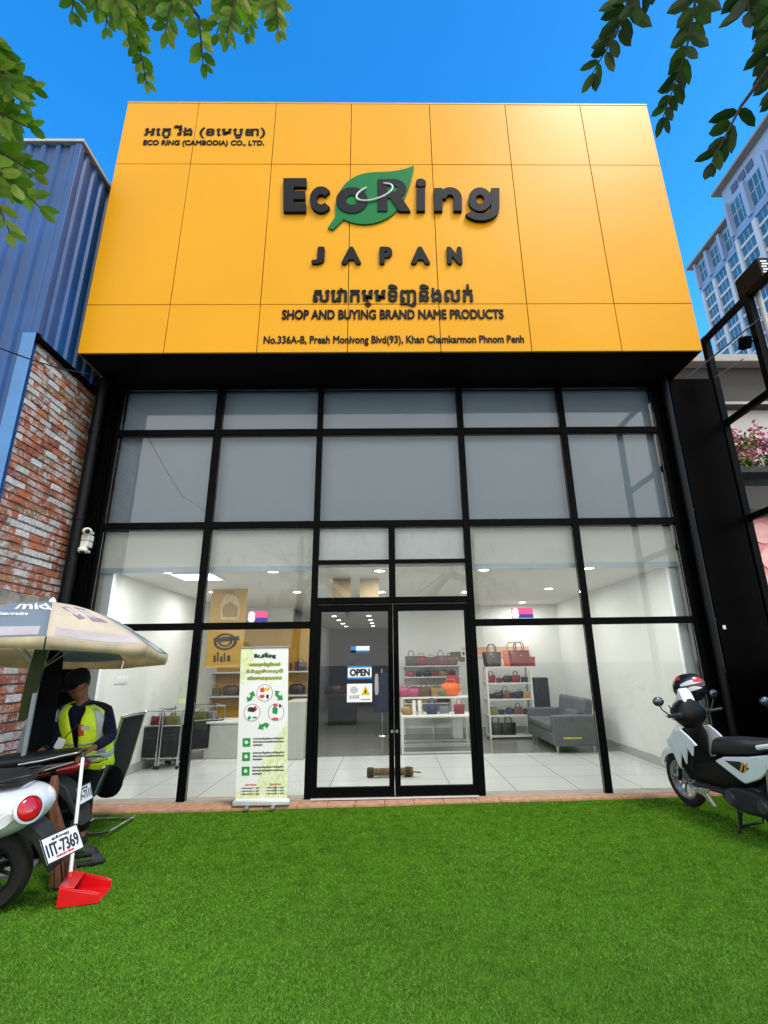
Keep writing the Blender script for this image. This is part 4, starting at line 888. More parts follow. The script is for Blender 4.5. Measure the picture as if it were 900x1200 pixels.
def dark_bike(loc, rz, lean, label):
    b = empty('motorcycle', loc, rz, label=label, cat='motorcycle', rx=lean)
    wheel(b, 'rear_wheel', 0, .29, .085, RIMB, 6); wheel(b, 'front_wheel', 1.24, .29, .075, RIMS, 6)
    hull([xring(.72, .62, .06, .05), xring(.55, .70, .10, .07), xring(.25, .72, .125, .08), xring(-.05, .74, .125, .075), xring(-.26, .765, .10, .06), xring(-.42, .79, .05, .03)], 'body_shell', GBLK, b)
    hull([xring(.66, .70, .07, .03), xring(.52, .765, .12, .05), xring(.25, .80, .135, .055), xring(-.05, .825, .135, .05), xring(-.28, .855, .11, .04), xring(-.42, .865, .05, .02)], 'seat', SEATM, b)
    for s in (1, -1):
        m = MB(); m.tube([(.45, s*.135, .70), (.10, s*.15, .715), (-.15, s*.145, .745), (-.38, s*.09, .80)], .010, 8); m.build('trim_line', RIMS, b, True, smooth=50)
        m = MB(); m.prism([(.02, .685), (.0, .70), (-.12, .718), (-.22, .735), (-.2, .72), (-.05, .69)], lambda a, c, w_: (a, s*(w_-.10*max(0, -.05-a)), c), .132, .139); m.build('red_stripe', mat('stripe_red', '9c2530', .3), b, True)
    m = MB(); m.tube([(.05, .15, .80), (-.15, .155, .83), (-.30, .13, .86), (-.40, .10, .875), (-.40, -.10, .875), (-.30, -.13, .86), (-.15, -.155, .83), (.05, -.15, .80)], .012, 10); m.build('grab_rail', CHROME, b, True, smooth=50)
    hull([xring(-.26, .735, .128, .04, p=2), xring(-.36, .748, .11, .062, p=2), xring(-.45, .765, .07, .042, p=2), xring(-.475, .77, .02, .01, p=2)], 'tail_lamp', mat('lamp_dark_red', '7d0d14', .12, coat=.6), b)
    m = MB(); m.prism([(-.18, .70), (-.34, .60), (-.48, .38), (-.52, .30), (-.48, .30), (-.36, .48), (-.22, .60)], lambda a, c, w_: (a, w_, c), -.085, .085); m.build('rear_fender', PLM, b, True, bevel=.012)
    plate(b, (-.465, 0, .53), R(18), '1F-7111', 'ភ្នំពេញ', False)
    hull([sring(.93, .36, .07, .13), sring(.98, .52, .08, .17), sring(.98, .70, .08, .16), sring(.92, .88, .06, .12)], 'leg_shield', GBLK, b)
    fender(b, 1.24, .29, .335, 25, 150, .07, GBLK, 'front_fender')
    hull([sring(.88, .92, .06, .13), sring(.90, 1.0, .09, .15), sring(.89, 1.05, .05, .10)], 'handlebar_cowl', GBLK, b)
    m = MB(); m.ell((.98, 0, .98), (.03, .07, .06), 18); m.build('headlight', CLR, b, True, smooth=60)
    bars(b, .84, 1.0); mirror(b, .36); mirror(b, -.36)
    for s in (-1, 1):
        m = MB(); m.tube([(1.24, s*.07, .29), (.98, s*.06, .78)], .022, 10); m.build('fork', PLB, b, True, smooth=50)
        m = MB(); m.tube([(-.02, s*.11, .31), (-.02+.1, s*.12, .66)], .028, 10); m.build('shock_absorber', RIMB, b, True, smooth=50)
    m = MB(); m.obox((.50, 0, .36), (.36, .2, .24)); m.obox((.70, 0, .40), (.2, .13, .13)); m.build('engine', ENG, b, True, bevel=.03)
    m = MB(); m.prism([(.45, .30), (.0, .25), (-.06, .29), (.0, .34), (.45, .40)], lambda a, c, w_: (a, w_, c), .075, .11); m.build('chain_case', PLM, b, True, bevel=.01)
    m = MB(); m.tube([(.55, -.1, .24), (.2, -.15, .2), (-.05, -.16, .26), (-.42, -.17, .36)], [.02, .022, .05, .05], 12); m.build('muffler', RIMB, b, True, smooth=40)
    m = MB(); m.tube([(.46, .1, .22), (.40, .23, .04), (.38, .26, .012)], .011, 8); m.build('side_stand', PLB, b, True, smooth=50)
    m = MB(); m.tube([(-.02, .10, .22), (-.36, .11, .20), (-.44, .11, .23)], .010, 8); m.build('foot_step', CHROME, b, True, smooth=50)
    return b
dark_bike((-3.13, 5.12, G), PI, R(-3), 'dark motorcycle with a chrome grab rail parked between silver scooter and standing man')

# helmet on the white scooter's mirror
hp = P(809, 806, Y=6.22)
hm = empty('helmet', hp-Vector((0, 0, .13)), label='black full face helmet with red and white flashes hung over the white scooter handlebar', cat='helmet')
fd = Vector((-.75, .35, -.12)).normalized(); sd_ = fd.cross(Vector((0, 0, 1))).normalized(); ud = sd_.cross(fd)
HM = Matrix((( fd.x, -sd_.x, ud.x, hp.x), (fd.y, -sd_.y, ud.y, hp.y), (fd.z, -sd_.z, ud.z, hp.z), (0, 0, 0, 1))) @ Matrix.Scale(1.18, 4)
m = MB(HM); rr = []
for i in range(15):
    a = -PI/2+PI*i/14*.999+.0005; z_ = .135*math.sin(a); r_ = max(.004, math.cos(a))**.8
    cut = .82 if z_ < -.06 else 1
    rr.append([(.145*r_*cut*math.cos(2*PI*j/28)*(1.06 if math.cos(2*PI*j/28) > 0 else .98), .118*r_*cut*math.sin(2*PI*j/28), max(z_, -.12)) for j in range(28)])
m.rings(rr, True); m.build('shell', mat('helmet_black', '141519', .2, var=.15, vs=9, coat=.5), hm, smooth=60)
def patch(name, ma, a0, a1, e0, e1, sk=0, off=1.012):
    """a curved flash following the helmet shell: azimuth and elevation ranges in degrees"""
    m = MB(HM); n = 10; vs_ = []
    for j in range(5):
        for i in range(n+1):
            az = R(a0+(a1-a0)*i/n); el = R(e0+(e1-e0)*j/4*math.sin(PI*(.12+.85*i/n))+sk*i/n); r_ = max(.004, math.cos(el))**.8
            vs_.append((.145*off*r_*math.cos(az)*(1.06 if math.cos(az) > 0 else .98), .118*off*r_*math.sin(az), .135*off*math.sin(el)))
    m.add(vs_, [(j*(n+1)+i, j*(n+1)+i+1, (j+1)*(n+1)+i+1, (j+1)*(n+1)+i) for j in range(4) for i in range(n)]); m.build(name, ma, hm, smooth=60)
HW = mat('helmet_white', 'd8dadb', .25, coat=.4); HR = mat('helmet_red', 'c0202c', .25, coat=.4); HO = mat('helmet_orange', 'd0662a', .3, coat=.3)
for s in (1, -1):
    patch('white_flash', HW, s*55, s*150, 12, 30, 6, 1.012); patch('white_flash', HW, s*60, s*130, -14, 2, 10, 1.014); patch('red_flash', HR, s*105, s*165, 22, 48, -8, 1.016); patch('red_flash', HR, s*20, s*58, 38, 58, 0, 1.014); patch('orange_flash', HO, s*25, s*75, -6, 5, -4, 1.015)
patch('visor', mat('visor_dark', '0a0b0d', .05, var=0, coat=.8), -58, 58, -28, 20, 0, 1.02)

# ------------------------------------------------------------------ umbrella
UC = Vector((-3.2, 5.0, G)); UAP = 2.226; URZ = 1.80; UR = 1.09
def usurf(th, s, off=0.0):
    """canopy surface: azimuth in degrees (world), s = 0 apex .. 1 rim"""
    k = ((th+57.3) % 45)/45; sag = math.sin(PI*k)
    r_ = UR*s*(1-.075*sag*s*s) ; z_ = URZ+(UAP-URZ)*(1-s**1.75)-.02*sag*s*s+off-.085*s*math.sin(R(th))
    return UC+Vector((r_*math.cos(R(th)), r_*math.sin(R(th)), z_-G))
um = empty('parasol', UC, label='faded cream and grey parasol shading the man beside the brick wall', cat='parasol')
CRM = mat('canopy_cream', 'f6ead0', .85, var=.12, vs=3, bump=.1, bs=90); GRY = mat('canopy_grey', '9aa9b4', .85, var=.12, vs=3); VAL = mat('canopy_band', 'e4dada', .85, var=.12, vs=6); SKT = mat('canopy_skirt', 'e2d3b0', .85, var=.2, vs=5)
def translucent(ma, k=.5):
    t = ma.node_tree; b = t.nodes['Principled BSDF']; o = t.nodes['Material Output']; ts = t.nodes.new('ShaderNodeBsdfTranslucent'); mx = t.nodes.new('ShaderNodeMixShader'); mx.inputs[0].default_value = k
    src = b.inputs['Base Color'].links[0].from_socket; t.links.new(src, ts.inputs[0]); t.links.new(b.outputs[0], mx.inputs[1]); t.links.new(ts.outputs[0], mx.inputs[2]); t.links.new(mx.outputs[0], o.inputs[0])
for x in (CRM, GRY, VAL, SKT): translucent(x)
PURP = mat('print_purple', '8d7f92', .8, var=.2, vs=20); PRW = mat('print_white', 'e2e2dc', .8)
for k in range(8):
    t0 = -57.3+45*k; col = CRM if k % 2 == 0 else GRY
    m = MB(); na, ns_ = 9, 9; vs_ = [usurf(t0+.02+44.96*i/na, .02+.98*j/ns_) for j in range(ns_+1) for i in range(na+1)]
    m.add(vs_, [(j*(na+1)+i, j*(na+1)+i+1, (j+1)*(na+1)+i+1, (j+1)*(na+1)+i) for j in range(ns_) for i in range(na)]); cp = m.build('canopy_panel', col, um, smooth=60)
    cp.modifiers.new('thickness', 'SOLIDIFY').thickness = .003
    m = MB(); vs_ = []
    for j, (s, dz) in enumerate(((1, -.0), (1.004, -.045), (1.0, -.09))):
        for i in range(na+1):
            th = t0+.3+44.4*i/na; q = usurf(th, s if j == 0 else 1.0); sc = math.sin(PI*i/na)
            q = q+Vector((math.cos(R(th)), math.sin(R(th)), 0))*(.002 if j == 1 else -.008*j)*(1 if j else 0); q.z += dz*(1 if j < 2 else (1.12-.30*sc)); vs_.append(q)
    m.add(vs_, [(j*(na+1)+i, j*(na+1)+i+1, (j+1)*(na+1)+i+1, (j+1)*(na+1)+i) for j in range(2) for i in range(na)]); m.build('valance', SKT, cp, smooth=60).modifiers.new('thickness', 'SOLIDIFY').thickness = .002
    m = MB(); vs_ = [usurf(t0+3+39*i/na, s, .004) for s in (.875, .92, .985) for i in range(na+1)]
    m.add(vs_, [(j*(na+1)+i, j*(na+1)+i+1, (j+1)*(na+1)+i+1, (j+1)*(na+1)+i) for j in range(2) for i in range(na)]); m.build('printed_band', VAL, cp, smooth=60)
    fnp = lambda a, b, w_, t0=t0: usurf(t0+22.5+a*22.5, b, .004+w_)
    if k in (1, 3, 5, 7):
        lettering('mid', lambda a, b, w_, t0=t0: usurf(t0+22.5+a*22.5+(.72-b)*18, 1-b*.5-.28, .004+w_), (-.45, .30, .72, .72), .001, PRW, cp, .02)
        lettering('vitamin', lambda a, b, w_, t0=t0: usurf(t0+22.5+a*22.5, 1-b*.5-.2, .004+w_), (-.55, .20, .45, .32), .001, PRW, cp, .008)
    else:
        m = MB()
        for pl in ([(-.62, .46), (-.30, .42), (-.02, .66), (-.25, .70)], [(.02, .40), (.50, .42), (.62, .70), (.14, .70)]):
            m.prism(pl, fnp, .0, .001)
        m.build('printed_emblem', PURP, cp)
        m = MB()
        for pl in ([(-.50, .475), (-.34, .455), (-.16, .61), (-.26, .64)], [(.10, .46), (.24, .46), (.29, .63), (.17, .64)], [(.31, .46), (.44, .47), (.50, .64), (.36, .64)]): m.prism(pl, fnp, .0012, .002)
        m.build('printed_detail', mat('print_pale', 'c9b9b4', .8), cp)
m = MB(); m.prism([(-9.5, .93), (-3, .93), (-3, .998), (-9.5, .998)], lambda a, b, w_: usurf(32.7+a, b, .006+w_), 0, .001); m.build('corner_patch', mat('print_green', '1f8a52', .7), um)
for k in range(8):
    th = -57.3+45*k; m = MB(); m.tube([usurf(th, s, -.012) for s in (.03, .3, .6, .85, 1.0)], .006, 6); m.tube([UC+Vector((0, 0, 1.62-G)), usurf(th, .5, -.02)], .005, 5); m.build('rib', STEEL, um, smooth=60)
m = MB(); m.tube([UC, UC+Vector((0, 0, UAP+.03-G))], .021, 12); m.build('pole', mat('pole_grey', 'a0a4a6', .4, .5), um, smooth=60)
m = MB(); m.lathe([(.001, 0), (.03, 0), (.03, .03), (.012, .05), (.001, .055)], 12, Matrix.Translation((UC.x, UC.y, UAP+.0))); m.build('finial', PRW, um, smooth=50)
m = MB(); m.lathe([(.001, 0), (.24, 0), (.25, .03), (.22, .09), (.06, .12), (.04, .22), (.001, .22)], 24, Matrix.Translation((UC.x, UC.y, G-.01))); m.build('base', mat('base_concrete', '6d6d6a', .85), um, smooth=40)
# dark olive cloth strip under the canopy and the black jacket hung on the pole
CL = mat('cloth_black', '0c0c0e', .9, var=.3, vs=12, bump=.4, bs=24, spec=.1); OLV = mat('cloth_olive', '3e4a2c', .9, var=.2, vs=10)
a = P(50, 752, Y=4.75); b_ = P(28, 845, Y=5.1); m = MB()
m.rings([[a+Vector((-.05, 0, 0)), a+Vector((.05, 0, 0)), a+Vector((.05, .02, 0)), a+Vector((-.05, .02, 0))], [a.lerp(b_, .5)+Vector((-.07, 0, 0)), a.lerp(b_, .5)+Vector((.05, .0, 0)), a.lerp(b_, .5)+Vector((.05, .02, 0)), a.lerp(b_, .5)+Vector((-.07, .02, 0))], [b_+Vector((-.06, 0, 0)), b_+Vector((.03, 0, .03)), b_+Vector((.03, .02, .03)), b_+Vector((-.06, .02, 0))]]); m.build('cloth_flap', OLV, um, smooth=50)
m = MB(); rr = []; rs = random.Random(4); n = 22
for i, (u, v, hw, hd) in enumerate(((66, 752, .035, .03), (66, 766, .075, .06), (62, 790, .10, .075), (56, 820, .125, .085), (52, 850, .14, .09), (50, 880, .14, .09), (49, 892, .13, .085))):
    c = P(u-2.0*max(0, i-2), v, Y=5.10+.03*i); hw *= .82; rr.append([c+Vector((hw*math.cos(2*PI*j/n)*(1+.14*math.sin(j*2.1+i*.4)), hd*math.sin(2*PI*j/n)*(1+.16*math.sin(j*1.7+i*.5)), rs.uniform(-.008, .008))) for j in range(n)])
m.rings(rr, True); anchor(m.build('jacket', CL, smooth=70, subsurf=1), 'black jacket hung from the parasol pole in front of the brick wall', 'jacket')
m = MB(); m.tube([P(46, 800, Y=5.45), P(40, 835, Y=5.42), P(27, 905, Y=5.36), (P(27, 905, Y=5.36).x-.12, 5.28, G)], .035, 12); m.lathe([(.035, 0), (.043, 0), (.043, .05), (.035, .05)], 12, Matrix.Translation(P(34, 850, Y=5.40)), cap=False); anchor(m.build('plastic_pipe', mat('pvc_grey', '9aa0a2', .4, var=.1), smooth=50), 'grey plastic pipe leaning on the brick wall behind the jacket', 'pipe')
m = MB(); a = P(44, 812, Y=5.52); b_ = P(16, 900, Y=5.44); m.rings([[p+Vector(q) for q in ((-.03, 0, 0), (.16, .0, 0), (.16, .03, 0), (-.03, .03, 0))] for p in (a, b_, Vector((b_.x-.2, 5.36, G)))]); anchor(m.build('folded_board', mat('board_grey', '7d868a', .5, var=.2, vs=4)), 'flat grey board with a dark edge leaning behind the plastic pipe', 'board')

# ------------------------------------------------------------------ dustpan, broom, slippers, bottle, chair
dp = empty('dustpan', (-2.22, 4.42, G), label='bright red long handled dustpan standing on the turf', cat='dustpan')
RED = mat('red_plastic', 'd0141c', .3, var=.08, vs=7)
nl, nr, fr_, fl = P(65.5, 1064.5, Z=G), P(116, 1058, Z=G), P(130, 1041, Z=G), P(79, 1042, Z=G)
U = Vector((0, 0, 1)); m = MB(); th_ = .006
def slab(q, t):
    n = (q[1]-q[0]).cross(q[3]-q[0]).normalized()*t; m.add(list(q)+[p+n for p in q], [(0, 1, 2, 3), (7, 6, 5, 4), (0, 4, 5, 1), (1, 5, 6, 2), (2, 6, 7, 3), (3, 7, 4, 0)])
hB, hF = .115, .05
slab([nl+U*.002, nr+U*.002, fr_+U*.002, fl+U*.002], .006)
slab([nl, nr, nr+U*hF, nl+U*hB], th_); slab([fl, fr_, fr_+U*hF, fl+U*hB], th_); slab([nl, fl, fl+U*(hB+.01), nl+U*(hB+.01)], th_)
slab([nl+U*(hB+.004), nl.lerp(nr, .35)+U*(hB-.012), fl.lerp(fr_, .35)+U*(hB-.012), fl+U*(hB+.004)], .006)
for a, b_ in ((nl, nr), (fl, fr_)): m.tube([a+U*hB, a.lerp(b_, .8)+U*(hF+.02), b_+U*hF], .007, 6)
m.build('pan', RED, dp, bevel=.003)
h0 = (nl+fl)/2+U*.10+Vector((.02, .03, 0)); h1 = P(97, 888, Y=4.80)
m = MB(); m.tube([h0, h1], .0135, 12); m.build('handle', mat('handle_white', 'dedfd8', .4, var=.05), dp, smooth=60)
m = MB(); m.tube([h0-U*.03, h0+(h1-h0)*.06], .021, 10); m.build('socket', RED, dp, smooth=50)
m = MB(); m.tube([h1, h1+(h1-h0)*.045], [.019, .017], 10); m.build('grip', PLB, dp, smooth=50)
a = P(62, 925, Y=4.72); b_ = P(76, 1030, Y=4.62)
br = empty('broom', (b_.x, b_.y, G), label='brown bristle broom standing between the two parked bikes', cat='broom')
m = MB(); rs = random.Random(8)
for i in range(90):
    ang, rad = rs.uniform(0, 2*PI), math.sqrt(rs.random()); o0 = Vector((math.cos(ang), math.sin(ang), 0))*rad
    m.tube([a+o0*.022-U*.05, a.lerp(b_, .55)+o0*.055, Vector((b_.x, b_.y, G+.02))+o0*.10], .0045, 4)
m.build('bristles', mat('bristle_brown', '5f3a22', .85, var=.4, vs=20), br)
m = MB(); m.tube([a+U*-.1, a+U*.02, a+U*.10], [.045, .04, .022], 12); m.build('ferrule', mat('broom_wood', '6e3d22', .5, var=.2), br, smooth=50)
def slipper(u, v, rz, label):
    p = P(u, v, Z=G); t = empty('slipper', p, rz, label=label, cat='slipper', group='black slippers on the turf')
    m = MB(); pl = [(-.13, -.035), (-.05, -.04), (.06, -.05), (.12, -.03), (.135, .01), (.10, .045), (0, .042), (-.1, .04), (-.135, 0)]
    m.prism(pl, lambda x, y, w_: (x, y, w_), 0, .028); m.build('sole', RUB, t, True, bevel=.008)
    m = MB(); m.rings([[(x, .052*math.cos(R(a_)), .02+.055*math.sin(R(a_))*k) for a_ in range(0, 181, 20)]+[(x, .046*math.cos(R(a_)), .02+.049*math.sin(R(a_))*k) for a_ in range(180, -1, -20)] for x, k in ((.02, 1.05), (.06, .95), (.10, .75))]); m.build('strap', PLM, t, True, smooth=50)
slipper(103, 1013, R(24), 'black slipper nearer the dustpan'); slipper(96, 1003, R(20), 'black slipper half hidden behind the other one')
q = P(108, 886, Y=5.10)
bt = empty('water_bottle', (q.x, q.y, q.z-.03), R(25), label='clear plastic water bottle lying on the dark motorcycle seat under the hand', cat='bottle')
BTL = glass('bottle_plastic', .78, 1.6, .05)
m = MB(); m.lathe([(.001, -.10), (.03, -.10), (.032, -.08), (.030, -.04), (.032, 0), (.030, .04), (.031, .06), (.014, .095), (.013, .11), (.001, .11)], 16, Matrix.Rotation(PI/2, 4, 'Y')); m.build('bottle_body', BTL, bt, True, smooth=50)
m = MB(); m.lathe([(.001, .11), (.015, .11), (.015, .128), (.001, .128)], 14, Matrix.Rotation(PI/2, 4, 'Y')); m.build('cap', mat('cap_blue', '3a6fae', .4), bt, True)
ch = empty('chair', (-3.08, 6.12, G), label='black mesh armchair with a bent metal frame behind the standing man', cat='chair')
MESH = mat('mesh_black', '121316', .85, var=.2, vs=40)
yA, yB = 5.86, 6.38
def both(fn):
    for y in (yA, yB): fn(y)
for y in (yA, yB):
    m = MB(); m.tube([(-2.800, y, 1.14), (-2.900, y, .62), (-2.960, y, .42), (-3.000, y, .40)], .014, 8); m.tube([(-2.870, y, .74), (-3.020, y, .72), (-3.320, y, .70), (-3.380, y, .64), (-3.360, y, .42), (-3.320, y, .09), (-3.260, y, G+.014), (-2.850, y, G+.014), (-2.770, y, G+.03)], .013, 8); m.build('side_frame', CHROME, ch, smooth=60)
m = MB(); m.rings([[(-2.795, y_, 1.15), (-2.805, y_, 1.15), (-2.900, y_, .66), (-2.960, y_, .44), (-2.940, y_, .43), (-2.885, y_, .66)] for y_ in (yA+.01, yB-.01)]); m.build('backrest', MESH, ch)
m = MB(); m.box((-3.360, yA+.01, .405), (-2.960, yB-.01, .43)); m.build('seat', MESH, ch, bevel=.01)
m = MB(); m.tube([(-2.800, yA, 1.14), (-2.790, yB, 1.14)], .014, 8); m.build('cross_bar', CHROME, ch, smooth=60)
m = MB(); m.tube([(-3.200, yA, G+.014), (-3.200, yB, G+.014)], .012, 8); m.build('cross_bar', CHROME, ch, smooth=60)
m = MB(); m.tube([(-2.770, yA, G+.03), (-2.770, yB, G+.03)], .013, 8); m.build('cross_bar', CHROME, ch, smooth=60)
m = MB(); rr = []
c = P(128, 915, Y=6.0)
for i, (dz, w_) in enumerate(((.14, .05), (.10, .12), (0, .15), (-.10, .13), (-.16, .06))):
    rr.append([c+Vector((w_*math.cos(2*PI*j/16)*(1+.1*math.sin(3*j)), w_*.7*math.sin(2*PI*j/16), dz)) for j in range(16)])
m.rings(rr, True); bgm = m.build('shoulder_bag', CL, smooth=70, subsurf=1); anchor(bgm, 'black soft bag hanging off the chair behind the motorcycle tail', 'bag')
# ------------------------------------------------------------------ the standing man
import bmesh
def skin(name, ma, root, chains, parent=None, sub=2, root_i=0):
    """one continuous skinned surface; chains: lists of (point, rx, ry) sharing a vertex when the point repeats"""
    bm = bmesh.new(); ly = bm.verts.layers.skin.verify(); seen = {}
    inv = _W[root.name].inverted()
    for cnk in chains:
        prev = None
        for p, rx, ry in cnk:
            key = tuple(round(c, 4) for c in p)
            v = seen.get(key)
            if v is None:
                v = bm.verts.new(inv @ Vector(p)); v[ly].radius = (rx, ry); seen[key] = v
            if prev is not None and prev is not v and bm.edges.get((prev, v)) is None: bm.edges.new((prev, v))
            prev = v
    bm.verts.ensure_lookup_table(); bm.verts[root_i][ly].use_root = True
    me = bpy.data.meshes.new(name); bm.to_mesh(me); bm.free(); me.materials.append(ma)
    o = bpy.data.objects.new(name, me); COL.objects.link(o); o.parent = parent or root; _W[o.name] = _W[root.name]
    s = o.modifiers.new('skin', 'SKIN'); s.use_smooth_shade = True
    d = o.modifiers.new('subsurf', 'SUBSURF'); d.levels = d.render_levels = sub
    return o
SKINM = mat('skin', '8a5638', .55, var=.1, vs=20); NAVY = mat('navy_cloth', '151a2c', .85, var=.25, vs=14, bump=.4, bs=35, spec=.2); TROU = mat('trouser_cloth', '17181c', .9, var=.2, vs=10, spec=.2)
HIV = mat('hi_vis_yellow', 'e2fa1e', .6, var=.08, vs=14, bump=.25, bs=22); TAPE = mat('reflective_tape', 'b9bdb0', .4, var=.08); ORG = mat('orange_trim', 'c8501e', .7)
hip = P(101, 893, Y=5.62); nk = P(98, 824, Y=5.50)
man = empty('person', (hip.x, hip.y+.02, G), label='man in a yellow hi vis vest and black cap standing bowed over the dark motorcycle', cat='person')
shL = P(125, 835, Y=5.58); shR = P(75, 834, Y=5.46)          # image right, image left
chest = nk.lerp(hip, .35)
head = P(92, 803, Y=5.42)
hipR = hip+Vector((-.09, -.02, -.04)); hipL = hip+Vector((.09, .02, -.04))
knR = Vector((hip.x-.12, hip.y-.06, .50)); knL = Vector((hip.x+.05, hip.y-.02, .50)); ftR = Vector((hip.x-.13, hip.y+.02, .12)); ftL = Vector((hip.x+.04, hip.y+.05, .12))
elL = P(130, 864, Y=5.48); haL = P(107, 878, Y=5.14); elR = P(66, 866, Y=5.40); haR = P(46, 882, Y=5.14)
def hand(w_, d, side, palm_n):
    """palm plus five curled fingers from the wrist; d = pointing direction, side = towards the thumb"""
    d = d.normalized(); side = (side-d*side.dot(d)).normalized(); n = palm_n.normalized()
    pm = w_+d*.045; ch_ = [[(w_, .024, .020), (pm, .034, .018)]]
    for k, (ln, sp) in enumerate(((.070, .030), (.078, .010), (.072, -.011), (.058, -.030))):
        b0 = pm+d*.028+side*sp*.8; b1 = b0+d*ln*.5+n*.008+side*sp*.15; b2 = b1+d*ln*.3+n*.024; b3 = b2+d*ln*.1+n*.024
        ch_.append([(pm, .034, .018), (b0, .0105, .0095), (b1, .0095, .009), (b2, .0085, .008), (b3, .007, .007)])
    t0 = w_+d*.02+side*.026; t1 = t0+side*.026+d*.024+n*.008; t2 = t1+d*.03+n*.012
    ch_.append([(w_, .024, .020), (t0, .014, .012), (t1, .0115, .011), (t2, .0085, .008)])
    return ch_
fwd = Vector((-.42, -.87, -.42)).normalized()
hu = Vector((-.14, -.30, .94)).normalized()
dn = Vector((0, 0, -1))
hb = head-hu*.08; ht = head+hu*.085
body = [[(hip, .14, .10), (hip.lerp(nk, .3), .13, .095), (chest.lerp(nk, .2), .155, .105), (nk, .06, .06), (hb.lerp(nk, .35)-fwd*.01, .052, .055), (hb-fwd*.005, .062, .072), (head, .078, .092), (ht, .06, .075)],
        [(chest.lerp(nk, .2), .155, .105), (shL, .06, .06), (elL, .042, .042), (haL.lerp(elL, .12), .026, .026), (haL, .024, .020)],
        [(chest.lerp(nk, .2), .155, .105), (shR, .06, .06), (elR, .042, .042), (haR.lerp(elR, .12), .026, .026), (haR, .024, .020)],
        [(hip, .14, .10), (hipR, .09, .09), (knR, .058, .058), (ftR, .04, .04), (ftR+Vector((-.03, -.14, -.03)), .04, .028)],
        [(hip, .14, .10), (hipL, .09, .09), (knL, .058, .058), (ftL, .04, .04), (ftL+Vector((.03, -.14, -.03)), .04, .028)],
        [(hb-fwd*.005, .062, .072), (hb+fwd*.055-hu*.018, .032, .03)],
        [(head, .078, .092), (head+fwd*.088-hu*.012, .014, .016), (head+fwd*.104-hu*.03, .014, .012)]]
body += hand(haL, Vector((-.25, -.75, -.22)), Vector((-.8, .25, 0)), dn) + hand(haR, Vector((-.35, -.6, -.35)), Vector((.8, -.4, 0)), dn)
sd2 = fwd.cross(hu).normalized()
for s in (1, -1): body.append([(head, .078, .092), (head+sd2*s*.078-fwd*.012, .012, .02), (head+sd2*s*.088-fwd*.02+hu*.008, .007, .018)])
bodyo = skin('body', SKINM, man, body)
def ell_at(c, r, name, ma, par, n=14, F=fwd, Uh=hu):
    S_ = F.cross(Uh).normalized(); U2 = S_.cross(F); m = MB(Matrix(((F.x, S_.x, U2.x, c.x), (F.y, S_.y, U2.y, c.y), (F.z, S_.z, U2.z, c.z), (0, 0, 0, 1)))); m.ell((0, 0, 0), r, n); return m.build(name, ma, par, smooth=60)
for s in (1, -1): ell_at(head+fwd*.078+sd2*s*.032+hu*.008, (.012, .014, .008), 'eye', mat('eye_dark', '1a1210', .3), man)
ell_at(head+fwd*.078-hu*.055, (.018, .026, .008), 'mouth', mat('lip', '6b3a2c', .5), man)
ell_at(head-fwd*.03+hu*.02, (.082, .083, .088), 'hair', mat('hair_black', '0e0d0d', .6), man)
# cap with a peak
capM = mat('cap_black', '0d0e12', .8, var=.2, vs=20, spec=.2)
S_ = sd2; U2 = S_.cross(fwd); cc = head+hu*.055-fwd*.005
m = MB(Matrix(((fwd.x, S_.x, U2.x, cc.x), (fwd.y, S_.y, U2.y, cc.y), (fwd.z, S_.z, U2.z, cc.z), (0, 0, 0, 1))))
m.rings([[(.108*k*math.cos(2*PI*j/24), .098*k*math.sin(2*PI*j/24), z_) for j in range(24)] for k, z_ in ((1.0, -.03), (1.03, 0), (1.02, .035), (.88, .075), (.6, .095), (.05, .10))], True); cp = m.build('cap', capM, man, smooth=60)
m = MB(Matrix(((fwd.x, S_.x, U2.x, cc.x), (fwd.y, S_.y, U2.y, cc.y), (fwd.z, S_.z, U2.z, cc.z), (0, 0, 0, 1))))
pk = [(.06, -.085), (.12, -.088), (.165, -.06), (.18, 0), (.165, .06), (.12, .088), (.06, .085)]; m.rings([[(x, y, -.022-.5*max(0, x-.09)**1.3-abs(y)**2*2.2+dz) for x, y in pk] for dz in (0, .007)], True); m.build('peak', capM, cp, smooth=60)
# shirt, trousers
skin('shirt', NAVY, man, [[(hip.lerp(nk, .05), .145, .115), (hip.lerp(nk, .3), .14, .12), (chest.lerp(nk, .2), .150, .135), (nk, .076, .076), (nk+(hb-nk)*.25, .070, .070)],
    [(chest.lerp(nk, .2), .150, .135), (shL, .082, .085), (shL.lerp(elL, .5), .068, .068), (elL, .060, .060), (haL.lerp(elL, .5), .050, .050), (haL.lerp(elL, .14), .040, .040)],
    [(chest.lerp(nk, .2), .150, .135), (shR, .082, .085), (shR.lerp(elR, .5), .068, .068), (elR, .060, .060), (haR.lerp(elR, .5), .050, .050), (haR.lerp(elR, .14), .040, .040)]])
skin('trousers', TROU, man, [[(hip+Vector((0, 0, .06)), .15, .11), (hip, .16, .12)], [(hip, .16, .12), (hipR, .105, .105), (knR, .075, .078), (ftR+Vector((0, 0, .02)), .062, .065)], [(hip, .16, .12), (hipL, .105, .105), (knL, .075, .078), (ftL+Vector((0, 0, .02)), .062, .065)]])
for f_, s in ((ftR, -1), (ftL, 1)):
    m = MB(); m.ell(f_+Vector((s*.015, -.08, -.035)), (.055, .14, .045), 14); m.build('shoe', RUB, man, smooth=60)
